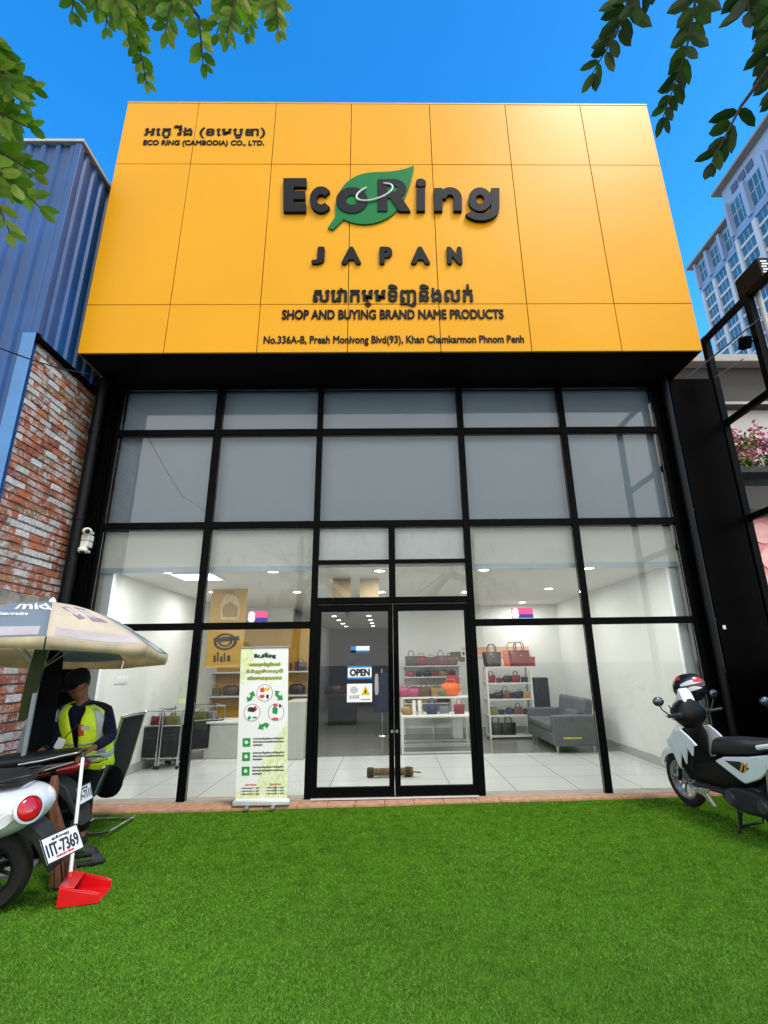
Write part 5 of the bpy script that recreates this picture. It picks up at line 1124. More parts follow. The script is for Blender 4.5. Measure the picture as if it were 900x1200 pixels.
# hi-vis vest: an open sheet round the torso, gap at the front
ax = (shL-shR); ax.z *= .5; ax.normalize(); up = (nk-hip).normalized(); fr2 = up.cross(ax).normalized()
if fr2.y > 0: fr2 = -fr2
c0 = hip-up*.01
LV = (nk-hip).length
def vring(t, n=36, gap=None, off=0.0):
    """t 0 hem .. 1 shoulder line"""
    c = c0+up*(LV*1.0*t)
    rx = (.205, .20, .205, .215, .21, .185, .12)[min(6, int(t*6+.01))] if False else np.interp(t, (0, .2, .5, .75, .88, .96, 1.02), (.25, .242, .25, .256, .24, .195, .12)); ry = np.interp(t, (0, .2, .5, .75, .9, 1.02), (.18, .175, .178, .178, .158, .115))
    g = np.interp(t, (0, .35, .6, .85, 1.02), (3, 4, 7, 14, 30)) if gap is None else gap
    a0, a1 = R(-90+g-10), R(270-g-10)
    return [c+ax*((rx+off)*math.cos(a0+(a1-a0)*j/(n-1)))-fr2*((ry+off)*math.sin(a0+(a1-a0)*j/(n-1)))+up*(.012*math.sin(j*1.3+t*9)*(1-t)) for j in range(n)]
def vsheet(rows, name, ma, par, th=.006, n=36):
    m = MB(); m.rings(rows, False, None, False); o = m.build(name, ma, par, smooth=70); o.modifiers.new('thickness', 'SOLIDIFY').thickness = th; return o
rows = [vring(t) for t in (0, .12, .25, .38, .5, .62, .74, .84, .91, .97, 1.02)]
vest = vsheet(rows, 'vest', HIV, man)
vsheet([vring(t, off=.006) for t in (.16, .20, .245)], 'reflective_band', TAPE, vest)
vsheet([vring(t, off=.006) for t in (.40, .42, .435)], 'reflective_band', TAPE, vest)
def vstrip(a_, w_, t0, t1, name, ma, off=.007):
    rr = []
    for i in range(12):
        t = t0+(t1-t0)*i/11; row = vring(t, 73, 2, off); j = int((a_+100)/360*72)
        rr.append([row[min(72, max(0, j+k))] for k in range(-w_, w_+1)])
    m = MB(); m.rings(rr, False, None, False); o = m.build(name, ma, vest, smooth=70); o.modifiers.new('thickness', 'SOLIDIFY').thickness = .004
vstrip(-48, 2, .25, .98, 'reflective_stripe', TAPE); vstrip(-148, 2, .25, .98, 'reflective_stripe', TAPE) if False else vstrip(210, 2, .25, .98, 'reflective_stripe', TAPE)
vstrip(-86, 1, .55, .74, 'orange_edge', ORG, .004)
# lanyard and card
cdp = P(70, 872, Y=5.22); m = MB()
m.tube([nk+fr2*.07+ax*.05, nk.lerp(hip, .25)+fr2*.17-ax*.0, cdp+Vector((.02, .03, .05))], .005, 6); ly_ = m.build('lanyard', mat('lanyard_black', '121212', .7), man)
m = MB(); m.obox(cdp, (.075, .006, .11), (R(20), R(28), R(10))); m.build('id_card', PLT, ly_, bevel=.004)
m = MB(); q0 = P(100, 853, Y=5.32)
m.prism([(-.035, -.02), (.03, -.02), (.04, .0), (.02, .02), (-.03, .018)], lambda a, b, w_: q0+ax*a+up*b+fr2*w_, 0, .004); m.build('chest_patch', TAPE, vest)

# ------------------------------------------------------------------ roll up banner
BY = 6.72
bl_, br_, tl, tr = P(276, 939, Y=BY), P(336.5, 937, Y=BY), P(282.3, 759, Y=BY), P(342, 757.5, Y=BY)
bx0, bx1 = bl_.x, br_.x; bz0, bz1 = bl_.z, tl.z
bn = empty('roll_up_banner', ((bx0+bx1)/2, BY, .078), label='white roll up banner with green arrows standing on the paving strip beside the doors', cat='banner')
lean = (tl.x-bl_.x)
def bf(a, b, w_=0.0):
    """a,b in 0..1 across and up the sheet"""
    return Vector((bx0+(br_.x-bx0)*a+lean*b, BY-w_+.01*b, bz0+(bz1-bz0)*b))
BW, BHt = br_.x-bx0, bz1-bz0
m = MB(); m.prism([(0, 0), (1, 0), (1, 1), (0, 1)], bf, -.003, 0); sheet = m.build('sheet', mat('banner_white', 'e9ebe6', .45, var=.03), bn)
m = MB(); m.obox(((bx0+bx1)/2, BY+.02, bz0-.02), (BW+.06, .10, .06)); base_ = m.build('base', mat('banner_base', 'd5d7d8', .35, .4), bn, bevel=.015)
for s in (-.28, .28):
    m = MB(); m.box(((bx0+bx1)/2+s*BW*.9-.02, BY-.12, .07), ((bx0+bx1)/2+s*BW*.9+.02, BY+.10, bz0-.045)); m.build('foot', STEEL, bn, bevel=.003)
m = MB(); m.tube([bf(0, 1, -.0), bf(1, 1, 0)], .012, 8); m.build('top_bar', STEEL, bn, smooth=60)
m = MB(); m.tube([((bx0+bx1)/2, BY+.03, bz0), ((bx0+bx1)/2+lean, BY+.03, bz1)], .012, 8); m.build('support_pole', STEEL, bn, smooth=60)
PG = mat('print_leaf_green', 'dfe7b8', .5, var=.2, vs=20); PGD = mat('print_dark_green', '1c8f45', .5, var=.05); PK = mat('print_black', '22262a', .5); PY = mat('print_olive', '8f9a1e', .5); PRD = mat('print_red', 'd23c46', .5); PYE = mat('print_yellow', 'e8c23a', .5); PCR = mat('print_ring', '8a6a78', .5)
asp = BHt/BW
def bp(pl, ma, name='print', w_=.0015, n=None):
    m = MB(); m.prism(pl, lambda a, b, c: bf(a, b, c), w_-.0012, w_); return m.build(name, ma, sheet)
def blob(cx, cy, rx, ry=None, n=24, wob=0.0, sd=0):
    ry = ry or rx; return [(cx+rx*math.cos(2*PI*i/n)*(1+wob*math.sin(3*i+sd)), cy+ry/asp*math.sin(2*PI*i/n)*(1+wob*math.cos(2*i+sd))) for i in range(n)]
# pale leaf wash at the corners
for pl in ([(0, .86), (.10, .80), (.22, .86), (.30, .96), (.22, .998), (0, .998)], [(0, .76), (.08, .74), (.12, .80), (0, .85)], [(.999, .50), (.80, .40), (.72, .30), (.52, .24), (.40, .10), (.55, .02), (.999, .012)], [(0, .015), (.50, .015), (.45, .07), (.2, .05), (0, .06)]): bp(pl, PG, 'leaf_wash', .001)
rs = random.Random(3)
for i in range(16):
    x, y = rs.uniform(.45, .95), rs.uniform(.05, .42)
    if y < .45*x: bp(blob(x, y, .06*rs.uniform(.5, 1.2), .09*rs.uniform(.5, 1.3), 10, .2, i), mat('print_leaf_pale', 'e6ecc8', .5), 'leaf_wash', .0017)
fnb = lambda a, b, c: bf(a, b, .0016+c)
def bt_(body, a0, b0, a1, b1, ma=PK, bold=.0, ):
    return lettering(body, lambda a, b, c: bf(a/BW, b/BHt, .0022+c), (a0*BW, b0*BHt, a1*BW, b1*BHt), .001, ma, sheet, bold)
bp([(.40, .925), (.43, .94), (.47, .955), (.55, .965), (.57, .968), (.54, .945), (.49, .928), (.44, .922)], PGD, 'leaf_logo', .002)
bt_('Ec', .28, .927, .41, .955, PK, .005); bt_('o', .43, .927, .50, .948, PK, .005); bt_('Ring', .515, .918, .74, .955, PK, .005)
for k, tx in enumerate(('សេវាកម្មទិញនិងលក់', 'ទំនិញម៉ាកល្បី', 'ដែលមានគុណភាព')):
    bt_(tx, .14+(.08, -.03, .02)[k]*.5, .862-.047*k, .88-(.08, -.03, .02)[k]*.5, .896-.047*k, PY, .005)
def ringp(cx, cy, r):
    bp(blob(cx, cy, r+.012), PCR, 'print_ring', .0018); bp(blob(cx, cy, r), mat('print_white2', 'f0f0ee', .5), 'print_disc', .0024)
ringp(.52, .685, .155); ringp(.27, .555, .155); ringp(.76, .555, .155)
def bm_(lst):
    for pl, ma in lst: bp(pl, ma, 'print_icon', .0032+rs.uniform(0, .0006))
bm_([(blob(.47, .705, .05, .05, 14, .2, 1), PRD), (blob(.56, .71, .06, .035, 14, .2, 2), PYE), (blob(.47, .662, .055, .04, 12, .15, 3), PRD), (blob(.58, .66, .03, .045, 10, .1, 4), PK),
     (blob(.26, .575, .085, .05, 12, .2, 5), PK), (blob(.33, .58, .04, .05, 10, .2, 2), PRD), (blob(.22, .52, .03, .04, 8, .3, 3), PGD), (blob(.33, .522, .05, .02, 8, .3, 3), PGD),
     (blob(.74, .567, .06, .075, 12, .15, 5), PGD), (blob(.75, .60, .05, .025, 12, .2, 5), PRD), (blob(.75, .512, .07, .025, 12, .1, 5), PRD), (blob(.84, .595, .025, .04, 8, .2, 2), PK)])
def arrow(cx, cy, a, s=.11):
    ca, sa = math.cos(R(a)), math.sin(R(a)); pl = [(-1, -.5), (-.2, -.75), (.55, -.35), (.75, -.75), (1.05, .35), (.0, .45), (.25, .1), (-.25, -.15), (-.55, .35)]
    bp([(cx+s*(x*ca-y*sa), cy+s*(x*sa+y*ca)/asp) for x, y in pl], PGD, 'arrow', .0026)
arrow(.22, .665, 40); arrow(.82, .67, -70); arrow(.52, .46, 180)
for k, yb in enumerate((.335, .245, .155)):
    bp([(.10, yb), (.255, yb), (.255, yb+.055), (.10, yb+.055)], PGD, 'green_square', .002); bp(blob(.177, yb+.028, .035, .035, 10, .25, k), PLT, 'square_icon', .0028)
    for j, tx in enumerate(('សេវាកម្មទិញនិងលក់ទំនិញម៉ាក', 'ដែលមានគុណភាពល្អនិងតម្លៃសមរម្យ', 'សម្រាប់អ្នក')): bt_(tx, .31, yb+.042-.020*j, .93 if j < 2 else .5, yb+.058-.020*j, PK, .0012)
for x0 in (.10, .58):
    bt_('ទំនាក់ទំនង', x0+.08, .093, x0+.30, .106, PRD, .001)
    for j in range(3): bt_('បើករាល់ថ្ងៃ ៩ ព្រឹក', x0, .072-.018*j, x0+.36, .084-.018*j, PK, .0008)

# ------------------------------------------------------------------ signs and stickers on the glass
def glass_thing(name, u0, v0, u1, v1, label, cat, ma, y=7.0, th=.004, group=None):
    a, b = P(u0, v1, Y=y), P(u1, v0, Y=y); t = empty(name, ((a.x+b.x)/2, y, a.z), label=label, cat=cat, group=group)
    MB().box((a.x, y-th, a.z), (b.x, y, b.z)).build('panel', ma, t); return t, a.x, a.z, b.x, b.z
SBL = mat('sign_blue', '1d7fc8', .4); SWH = mat('sign_white', 'eef0ee', .4, var=.03); SPK = mat('sticker_pink', 'e8558f', .4, var=.08, vs=30); SDB = mat('sticker_navy', '2c3f9a', .4)
yS = 7.012
t, x0, z0, x1, z1 = glass_thing('open_sign', 407.5, 780, 435.5, 796, 'white and blue OPEN sign hanging on the left door pane', 'sign', SWH, yS)
w_, h_ = x1-x0, z1-z0; fo = lambda a, b, c: (x0+a*w_, yS-.004-c, z0+b*h_)
m = MB(); m.prism([(0, .86), (1, .86), (1, 1), (0, 1)], fo, .0002, .002); m.prism([(0, 0), (1, 0), (1, .14), (0, .14)], fo, .0002, .002); m.build('blue_edge', SBL, t)
lettering('OPEN', lambda a, b, c: (x0+a, yS-.004-c, z0+b), (w_*.08, h_*.22, w_*.93, h_*.78), .003, mat('sign_ink', '15181d', .4), t, .006)
m = MB(); m.tube([(x0+.02, yS-.002, z1), (x0+w_*.5, yS-.004, z1+.10), (x1-.02, yS-.002, z1)], .003, 5); m.build('cord', PLB, t)
t, x0, z0, x1, z1 = glass_thing('notice_sheet', 406.5, 801, 436, 823, 'white notice sheet with a yellow warning triangle under the OPEN sign', 'notice', SWH, yS)
w_, h_ = x1-x0, z1-z0
m = MB(); m.prism([(.56*w_, .38*h_), (.92*w_, .38*h_), (.74*w_, .90*h_)], lambda a, b, c: (x0+a, yS-.004-c, z0+b), .0002, .002); m.build('warning_triangle', mat('warning_yellow', 'e3b81e', .4), t)
m = MB(); m.prism([(.70*w_, .46*h_), (.78*w_, .46*h_), (.77*w_, .62*h_), (.74*w_, .74*h_), (.71*w_, .6*h_)], lambda a, b, c: (x0+a, yS-.006-c, z0+b), .0002, .001); m.build('flame_mark', PK, t)
m = MB(); rr = MB()
m.prism([(.28*w_+.16*w_*math.cos(i*PI/10), .66*h_+.2*h_*math.sin(i*PI/10)) for i in range(20)], lambda a, b, c: (x0+a, yS-.004-c, z0+b), .0002, .001); m.build('outline_mark', mat('sign_grey', 'b9bdbf', .5), t)
for k in range(3): lettering('ហាមជក់បារី', lambda a, b, c: (x0+a, yS-.004-c, z0+b), ((.08 if k < 2 else .55)*w_, (.30-.10*k)*h_, (.48 if k < 2 else .92)*w_, (.38-.10*k)*h_), .001, PK, t, .001)
t, x0, z0, x1, z1 = glass_thing('sign_plate', 411, 757, 433, 764.5, 'small blue and white plate high on the left door pane above the OPEN sign', 'sign', SWH, yS)
m = MB(); m.box((x0, yS-.006, z0), (x0+(x1-x0)*.28, yS-.004, z1)); m.box((x0, yS-.006, z0), (x1, yS-.0045, z0+(z1-z0)*.3)); m.build('blue_patch', SBL, t)
for (u0, v0, u1, v1), lb in (((290, 716, 314, 729), 'pink and navy sticker on the glass above the roll up banner'), ((600, 712, 624, 724.5), 'pink and navy sticker on the glass above the handbag rack')):
    t, x0, z0, x1, z1 = glass_thing('sticker', u0, v0, u1, v1, lb, 'sticker', SPK, 7.022, .002, 'pink stickers on the shop glass'); w_, h_ = x1-x0, z1-z0
    m = MB(); m.box((x0, 7.018, z0), (x1, 7.0205, z0+h_*.38)); m.build('navy_half', SDB, t)
    m = MB(); m.lathe([(.001, 0), (.045, 0), (.045, .002), (.001, .002)], 16, Matrix.Translation((x0+.05, 7.0175, z0+h_*.66)) @ Matrix.Rotation(PI/2, 4, 'X')); m.lathe([(.001, 0), (.05, 0), (.04, .002), (.001, .002)], 12, Matrix.Translation((x0+.05, 7.0168, z0+h_*.28)) @ Matrix.Rotation(PI/2, 4, 'X')); m.build('white_blot', SWH, t)
    lettering('18+', lambda a, b, c: (x0+a, 7.0175-c, z0+b), (w_*.5, h_*.10, w_*.78, h_*.28), .001, SWH, t) if False else None
# rolled mat on the floor inside the door
p0, p1 = P(426, 911, Z=BZ), P(487, 911, Z=BZ)
mt = empty('rolled_mat', ((p0.x+p1.x)/2, p0.y, BZ), label='brown patterned mat rolled up on the tiles just inside the doors', cat='mat')
MATB = mat('mat_brown', '6b5638', .9, var=.55, vs=30, bump=.6, bs=60)
m = MB(); prof = []
for i in range(46):
    a = i*.36; r_ = .016+.0011*i; prof.append((r_*math.cos(a), r_*math.sin(a)))
prof2 = [(x*(1-.009/max(.02, math.hypot(x, y))), y*(1-.009/max(.02, math.hypot(x, y)))) for x, y in prof]
cz = BZ+.062
m.rings([[(xx, p0.y+y*(1+.05*k), cz+z_*(.86+.05*k)) for y, z_ in prof]+[(xx, p0.y+y, cz+z_*.88) for y, z_ in reversed(prof2)] for k, xx in enumerate((p0.x+.05, p0.x+.2, p1.x-.1, p1.x-.03))], True); m.build('roll', MATB, mt, smooth=50)
for xx in (p0.x+.10, p1.x-.10):
    m = MB(); m.rings([[(xx+dx, p0.y+(.067+dr)*math.cos(2*PI*j/20), cz+(.060+dr)*math.sin(2*PI*j/20)) for j in range(20)] for dx, dr in ((-.05, -.002), (-.03, .008), (.03, .006), (.05, -.002))], False); m.build('tie', mat('mat_dark', '3b3020', .9, var=.3, vs=30), mt, smooth=60)
m = MB(); m.tube([(p1.x-.05, p0.y-.05, BZ+.07), (p1.x+.08, p0.y-.06, BZ+.06)], .01, 6); m.build('tassel', MATB, mt)
# ------------------------------------------------------------------ furniture and goods inside
SHW = mat('shelf_white', 'd4d5cf', .5, var=.05); WOODY = mat('shelf_yellow', 'c99a2e', .6, var=.12, vs=3)
# grey sofa along the wall
SG = mat('sofa_grey', '55595d', .9, var=.12, vs=12, bump=.3, bs=160)
sx0, sx1, sy0, sy1 = 2.86, 3.72, 9.75, 11.55
so = empty('sofa', ((sx0+sx1)/2, (sy0+sy1)/2, BZ), label='grey fabric sofa along the white wall beside the handbag rack', cat='sofa')
z0 = BZ
MB().box((sx0+.02, sy0+.02, z0+.13), (sx1, sy1-.02, z0+.34)).build('frame', SG, so, bevel=.03)
for a, b in ((sy0+.19, (sy0+sy1)/2-.005), ((sy0+sy1)/2+.005, sy1-.19)): MB().box((sx0, a, z0+.342), (sx1-.22, b, z0+.47)).build('seat_cushion', SG, so, bevel=.04, bseg=3)
for a, b in ((sy0, sy0+.18), (sy1-.18, sy1)): MB().box((sx0+.03, a, z0+.12), (sx1-.02, b, z0+.62)).build('arm', SG, so, bevel=.03, bseg=3)
for a, b in ((sy0+.19, (sy0+sy1)/2-.005), ((sy0+sy1)/2+.005, sy1-.19)):
    m = MB(); m.obox((sx1-.12, (a+b)/2, z0+.66), (.18, b-a, .44), (0, R(8), 0)); m.build('backrest', SG, so, bevel=.05, bseg=3)
m = MB(); m.obox((sx1-.35, sy0+.38, z0+.56), (.14, .42, .26), (0, R(18), R(8))); m.build('cushion', SG, so, bevel=.05, bseg=3)
for x in (sx0+.10, sx1-.12):
    for y in (sy0+.10, sy1-.10): m = MB(); m.tube([(x, y, z0), (x, y, z0+.14)], [.018, .026], 8); m.build('leg', STEEL, so, smooth=50)
m = MB(); q = P(672, 865, Y=sy0-.004); m.box((q.x-.17, sy0-.006, q.z-.012), (q.x+.15, sy0+.002, q.z+.012)); m.build('tag_strip', mat('tape_yellow', 'cbb62a', .5), so)
m = MB(); q = P(637, 845, Y=11.8); m.obox((q.x+.02, 11.9, BZ+.60), (.30, .28, 1.2), (0, 0, .1)); o = m.build('speaker_cabinet', PLB, bevel=.015); anchor(o, 'black upright speaker cabinet behind the grey sofa', 'speaker')

# handbags: one maker per shape and colour, then copies
_bag = {}
DK = {'c05f7c': 'a1486a', 'b89a5c': '94783f', '8c1d24': '761820', 'c8283a': 'a82030'}   # leather tones
def bag(kind, c, loc, label, s=1.0, rz=0.0, group='handbags on the shelves'):
    key = (kind, c)
    if key in _bag: 
        c_ = copy_thing(_bag[key], loc, rz, label, (s, s, s)); c_['group'] = group; return c_
    t = empty('handbag' if kind != 'shoe' else 'shoe', (0, 0, 0), label=label, cat='handbag' if kind != 'shoe' else 'shoe', group=group)
    lm = mat('leather_'+c, DK.get(c, c), .4, var=.15, vs=12, bump=.1, bs=60, coat=.2); dk = mat('leather_dark', '1c1512', .45, var=.1)
    if kind == 'tote':
        m = MB(); m.rings([[(x*k, y*k2, z_) for x, y in ((-.17, -.07), (-.15, -.08), (.15, -.08), (.17, -.07), (.17, .07), (.15, .08), (-.15, .08), (-.17, .07))] for k, k2, z_ in ((.86, .9, 0), (.9, 1, .04), (1, .8, .22), (1.04, .55, .27))]); m.build('bag_body', lm, t, True, smooth=40)
        for y in (-.045, .045): m = MB(); m.tube([(-.08, y, .26), (-.075, y, .36), (-.04, y, .41), (.04, y, .41), (.075, y, .36), (.08, y, .26)], .009, 6); m.build('handle', lm, t, True, smooth=60)
        m = MB(); m.box((-.015, -.086, .17), (.015, -.064, .20)); m.build('clasp', mat('clasp_gold', 'c8a04a', .25, .9), t, True, bevel=.003)
    elif kind == 'box':
        m = MB(); m.rings([[(x, y*k2, z_) for x, y in ((-.14, -.055), (.14, -.055), (.14, .055), (-.14, .055))] for k2, z_ in ((1, 0), (1.1, .05), (1, .17), (.75, .20))]); m.build('bag_body', lm, t, True, bevel=.012)
        m = MB(); m.prism([(-.142, .20), (.142, .20), (.13, .09), (0, .07), (-.13, .09)], lambda a, b, w_: (a, -.062-w_, b), 0, .006); m.build('flap', lm, t, True, bevel=.003)
        m = MB(); m.tube([(-.06, 0, .195), (-.05, 0, .25), (.05, 0, .25), (.06, 0, .195)], .008, 6); m.build('handle', dk, t, True, smooth=60)
    elif kind == 'bowl':
        m = MB(); m.rings([[((.15+.04*math.sin(PI*z_/.3))*math.cos(2*PI*j/20)*k, (.075+.02*math.sin(PI*z_/.3))*math.sin(2*PI*j/20)*k, z_) for j in range(20)] for k, z_ in ((.7, 0), (1, .03), (1.05, .12), (.95, .2), (.6, .235), (.1, .24))]); m.build('bag_body', lm, t, True, smooth=60)
        m = MB(); m.tube([(-.10, 0, .2), (-.07, 0, .29), (.07, 0, .29), (.10, 0, .2)], .009, 6); m.build('handle', lm, t, True, smooth=60)
    else:
        m = MB(); m.rings([[(x+dx, y*k, z_) for x, y in ((-.04, -.03), (.04, -.03), (.04, .03), (-.04, .03))] for k, z_, dx in ((1, 0, 0), (1, .05, -.01), (.9, .12, -.03), (.9, .26, -.03))]); m.add([(.04, -.03, 0), (.14, -.025, 0), (.14, .025, 0), (.04, .03, 0), (.04, -.03, .07), (.13, -.02, .035), (.13, .02, .035), (.04, .03, .07)], [(0, 1, 5, 4), (1, 2, 6, 5), (2, 3, 7, 6), (4, 5, 6, 7), (0, 3, 2, 1)]); m.build('upper', lm, t, True, smooth=40)
    _bag[key] = t; t.location = loc; t.rotation_euler = (0, 0, rz); t.scale = (s, s, s)
    return t
CN = {'8c1d24': 'dark red', 'c8283a': 'bright red', '2a1d1c': 'near black', '1a1a1d': 'black', 'd9603c': 'coral', 'c05f7c': 'rose pink', '5a3a28': 'brown', 'b89a5c': 'tan', 'e0641c': 'orange', 'e4e2da': 'white', '6b6a3e': 'olive', '7d7f86': 'grey', '5b1f2c': 'burgundy', '22304a': 'navy'}
# rack right of the doors
a, b = P(575, 864, Y=11.75), P(626, 781, Y=11.75)
rx0, rx1, rz1 = a.x, P(620, 850, Y=11.75).x+.12, b.z
rk = empty('shelf_rack', ((rx0+rx1)/2, 11.9, BZ), label='white four tier handbag rack beside the grey sofa', cat='rack')
for x in (rx0, rx1):
    for y in (11.72, 12.12): MB().box((x-.02, y-.02, BZ), (x+.02, y+.02, rz1)).build('upright', SHW, rk)
lev = [P(600, v, Y=11.72).z for v in (862, 838, 819, 800, 781)]
for zz in lev: MB().box((rx0-.022, 11.69, zz-.025), (rx1+.022, 12.14, zz)).build('shelf', SHW, rk)
rs = random.Random(12)
def row(x0, x1, y, zz, n, cols, where, kinds=('box', 'bowl', 'tote'), s=(.8, 1.0), grp='handbags on the shelves'):
    for i in range(n):
        x = x0+(x1-x0)*(i+.5)/n; c = cols[i % len(cols)]; k = kinds[(i*7+len(cols)) % len(kinds)]
        od = ('first', 'second', 'third', 'fourth', 'fifth', 'sixth')[i]
        bag(k, c, (x, y+rs.uniform(-.03, .03), zz), '%s handbag, %s from the left on %s' % (CN[c], od, where), rs.uniform(*s), rs.uniform(-.3, .3), grp)
row(rx0+.02, rx1-.02, 11.88, lev[3], 5, ['8c1d24', '5b1f2c', '2a1d1c', '8c1d24', '1a1a1d'], 'the upper shelf of the white rack', ('box', 'bowl', 'tote'), (.48, .62))
row(rx0+.02, rx1-.02, 11.88, lev[2], 6, ['2a1d1c', '1a1a1d', '5a3a28', '2a1d1c', '1a1a1d', 'b89a5c'], 'the second shelf of the white rack', ('box', 'bowl', 'tote'), (.48, .62))
row(rx0+.02, rx1-.02, 11.88, lev[1], 5, ['6b6a3e', '1a1a1d', '22304a', '5a3a28', '2a1d1c'], 'the third shelf of the white rack', ('box', 'bowl', 'tote'), (.48, .62))
row(rx0+.02, rx1-.4, 11.88, lev[0], 2, ['2a1d1c', '1a1a1d'], 'the bottom shelf of the white rack', ('tote',), (.82, .9))
bag('tote', '2a1d1c', (P(577, 780, Y=11.9).x, 11.9, lev[4]), 'near black tote standing alone on top of the white rack', 1.15, .1)
bag('tote', 'd9603c', (P(601, 780, Y=11.95).x, 11.95, lev[4]), 'coral tote on top of the white rack', 1.25, -.2)
bag('tote', '8c1d24', (P(609, 780, Y=11.82).x, 11.80, lev[4]), 'large dark red tote in the middle of the trio on top of the white rack', 1.25, .15)
bag('box', 'c8283a', (P(618, 780, Y=11.95).x+.03, 11.95, lev[4]), 'bright red bag at the end of the trio on top of the white rack', 1.0, .1)
# wall shelving behind the doors
wx0, wx1 = P(474, 800, Y=12.3).x, P(541, 800, Y=12.3).x
wk = empty('wall_shelving', ((wx0+wx1)/2, 12.5, BZ), label='pale metal wall shelving seen through the right door pane', cat='shelving')
wl = [P(505, v, Y=12.2).z for v in (824, 803, 793, 780)]
for x in (wx0, (wx0+wx1)/2, wx1): MB().box((x-.015, 12.64, BZ), (x+.015, 12.69, wl[3]+.1)).build('upright', SHW, wk)
for zz in wl: MB().box((wx0-.02, 12.2, zz-.02), (wx1+.02, 12.66, zz)).build('shelf', SHW, wk)
row(wx0+.05, wx1-.1, 12.4, wl[3], 5, ['2a1d1c', '8c1d24', '5b1f2c', '5b1f2c', '5a3a28'], 'the top wall shelf behind the doors', ('bowl', 'box', 'tote'), (.75, .95))
row(wx0+.05, wx1-.1, 12.4, wl[2], 6, ['c05f7c', '1a1a1d', '2a1d1c', '8c1d24', 'b89a5c', '1a1a1d'], 'the second wall shelf behind the doors', ('bowl', 'box'), (.5, .6))
row(wx0+.05, wx1-.1, 12.4, wl[0], 5, ['6b6a3e', 'b89a5c', '7d7f86', '2a1d1c', '6b6a3e'], 'the lowest wall shelf behind the doors', ('box', 'bowl'), (.8, 1.0))
# two white display tables
def table(x0, x1, y0, y1, zt, label):
    t = empty('display_table', ((x0+x1)/2, (y0+y1)/2, BZ), label=label, cat='table')
    MB().box((x0, y0, zt-.03), (x1, y1, zt)).build('tabletop', SHW, t, bevel=.004)
    for x in (x0+.02, x1-.02):
        for y in (y0+.02, y1-.02): MB().box((x-.018, y-.018, BZ), (x+.018, y+.018, zt-.031)).build('leg', SHW, t)
    for y in (y0+.02, y1-.02): MB().box((x0+.04, y-.012, BZ+.005), (x1-.04, y+.012, BZ+.03)).build('stretcher', SHW, t)
q = P(471, 884, Z=BZ); q2 = P(555, 884, Z=BZ); zt = P(500, 839, Y=q.y).z
table(q.x, q2.x+.05, q.y, q.y+.75, zt, 'low white display table with shoes and bags just inside the right door')
zt2 = P(500, 817, Y=11.0).z; table(P(471, 817, Y=11.0).x-.02, P(552, 817, Y=11.0).x+.05, 11.0, 11.55, zt2, 'taller white display table with the orange bag behind the low one')
X = lambda u, Y: P(u, 830, Y=Y).x
yy = q.y+.3; G_ = 'goods on the display tables'
bag('bowl', 'b89a5c', (X(477, yy), yy, zt), 'tan bag nearest the door edge on the low white table', .62, 0, G_)
bag('shoe', 'e4e2da', (X(486, yy), yy, zt), 'white ankle boot on the low table beside the tan bag', .95, 1.2, G_); bag('shoe', 'e4e2da', (X(493, yy), yy+.03, zt), 'white ankle boot on the low table beside the navy bag', .95, 1.1, G_)
bag('tote', '22304a', (X(506, yy), yy, zt), 'dark navy bag in the middle of the low white table', .68, 0, G_)
bag('box', '7d7f86', (X(521, yy), yy+.1, zt), 'grey bag on the low white table', .65, .2, G_); bag('tote', '8c1d24', (X(538, yy), yy, zt), 'dark red bag at the end of the low white table', .62, -.1, G_)
yy = 11.25
for u, k, c, lb, s in ((473, 'bowl', 'c05f7c', 'rose pink bag at the door edge of the taller table', .85), (479, 'box', '6b6a3e', 'olive bag on the taller table beside the rose one', .85), (486, 'bowl', 'c05f7c', 'second rose pink bag on the taller table', .7), (492, 'box', '2a1d1c', 'near black bag on the taller table', .7), (497, 'tote', '5a3a28', 'brown tote on the taller table', .7), (505, 'bowl', 'b89a5c', 'round tan bag in the middle of the taller table', .7), (512, 'box', 'b89a5c', 'square tan bag on the taller table', .85), (519, 'bowl', '6b6a3e', 'round olive bag on the taller table beside the orange one', .7), (529, 'bowl', 'e0641c', 'bright orange bag on the taller white table', 1.1)):
    bag(k, c, (X(u, yy), yy+rs.uniform(-.1, .1), zt2), lb, s, rs.uniform(-.2, .2), G_)
bag('tote', 'c8283a', (X(533, 11.9), 12.05, wl[1] if len(wl) > 1 else zt2), 'red tote with a pale handle behind the orange bag', .75, 0)
# white lectern like plinth and pink scarf: white plinth behind the orange bag
MBp = MB().box((X(529, 11.9), 11.85, BZ), (X(541, 11.9), 12.12, wl[1]-.002)); anchor(MBp.build('display_plinth', SHW, bevel=.01), 'white display plinth behind the orange bag carrying the red tote', 'plinth')
# pictures on the back wall and above the transom
PIC = mat('picture_print', 'c9b28e', .6, var=.2, vs=6); PFR = mat('picture_frame', 'd8d6cc', .5)
def picture(u0, v0, u1, v1, y, label, ma=PIC):
    a, b = P(u0, v1, Y=y), P(u1, v0, Y=y); t = empty('picture', ((a.x+b.x)/2, y, a.z), label=label, cat='picture')
    MB().box((a.x, y-.012, a.z), (b.x, y, b.z)).build('print', ma, t); m = MB()
    for x in (a.x, b.x): m.box((x-.015, y-.02, a.z-.015), (x+.015, y, b.z+.015))
    for zz in (a.z, b.z): m.box((a.x+.015, y-.018, zz-.015), (b.x-.015, y, zz+.015))
    m.build('frame', PFR, t)
picture(541, 757, 620, 769, 12.69, 'long peach coloured board high on the back wall above the handbags', mat('sign_peach', 'c9a48c', .6, var=.1))
picture(527, 763, 545, 777, 12.685, 'dark framed picture beside the wall shelving', mat('picture_dark', '3f3a34', .4, var=.5, vs=8))
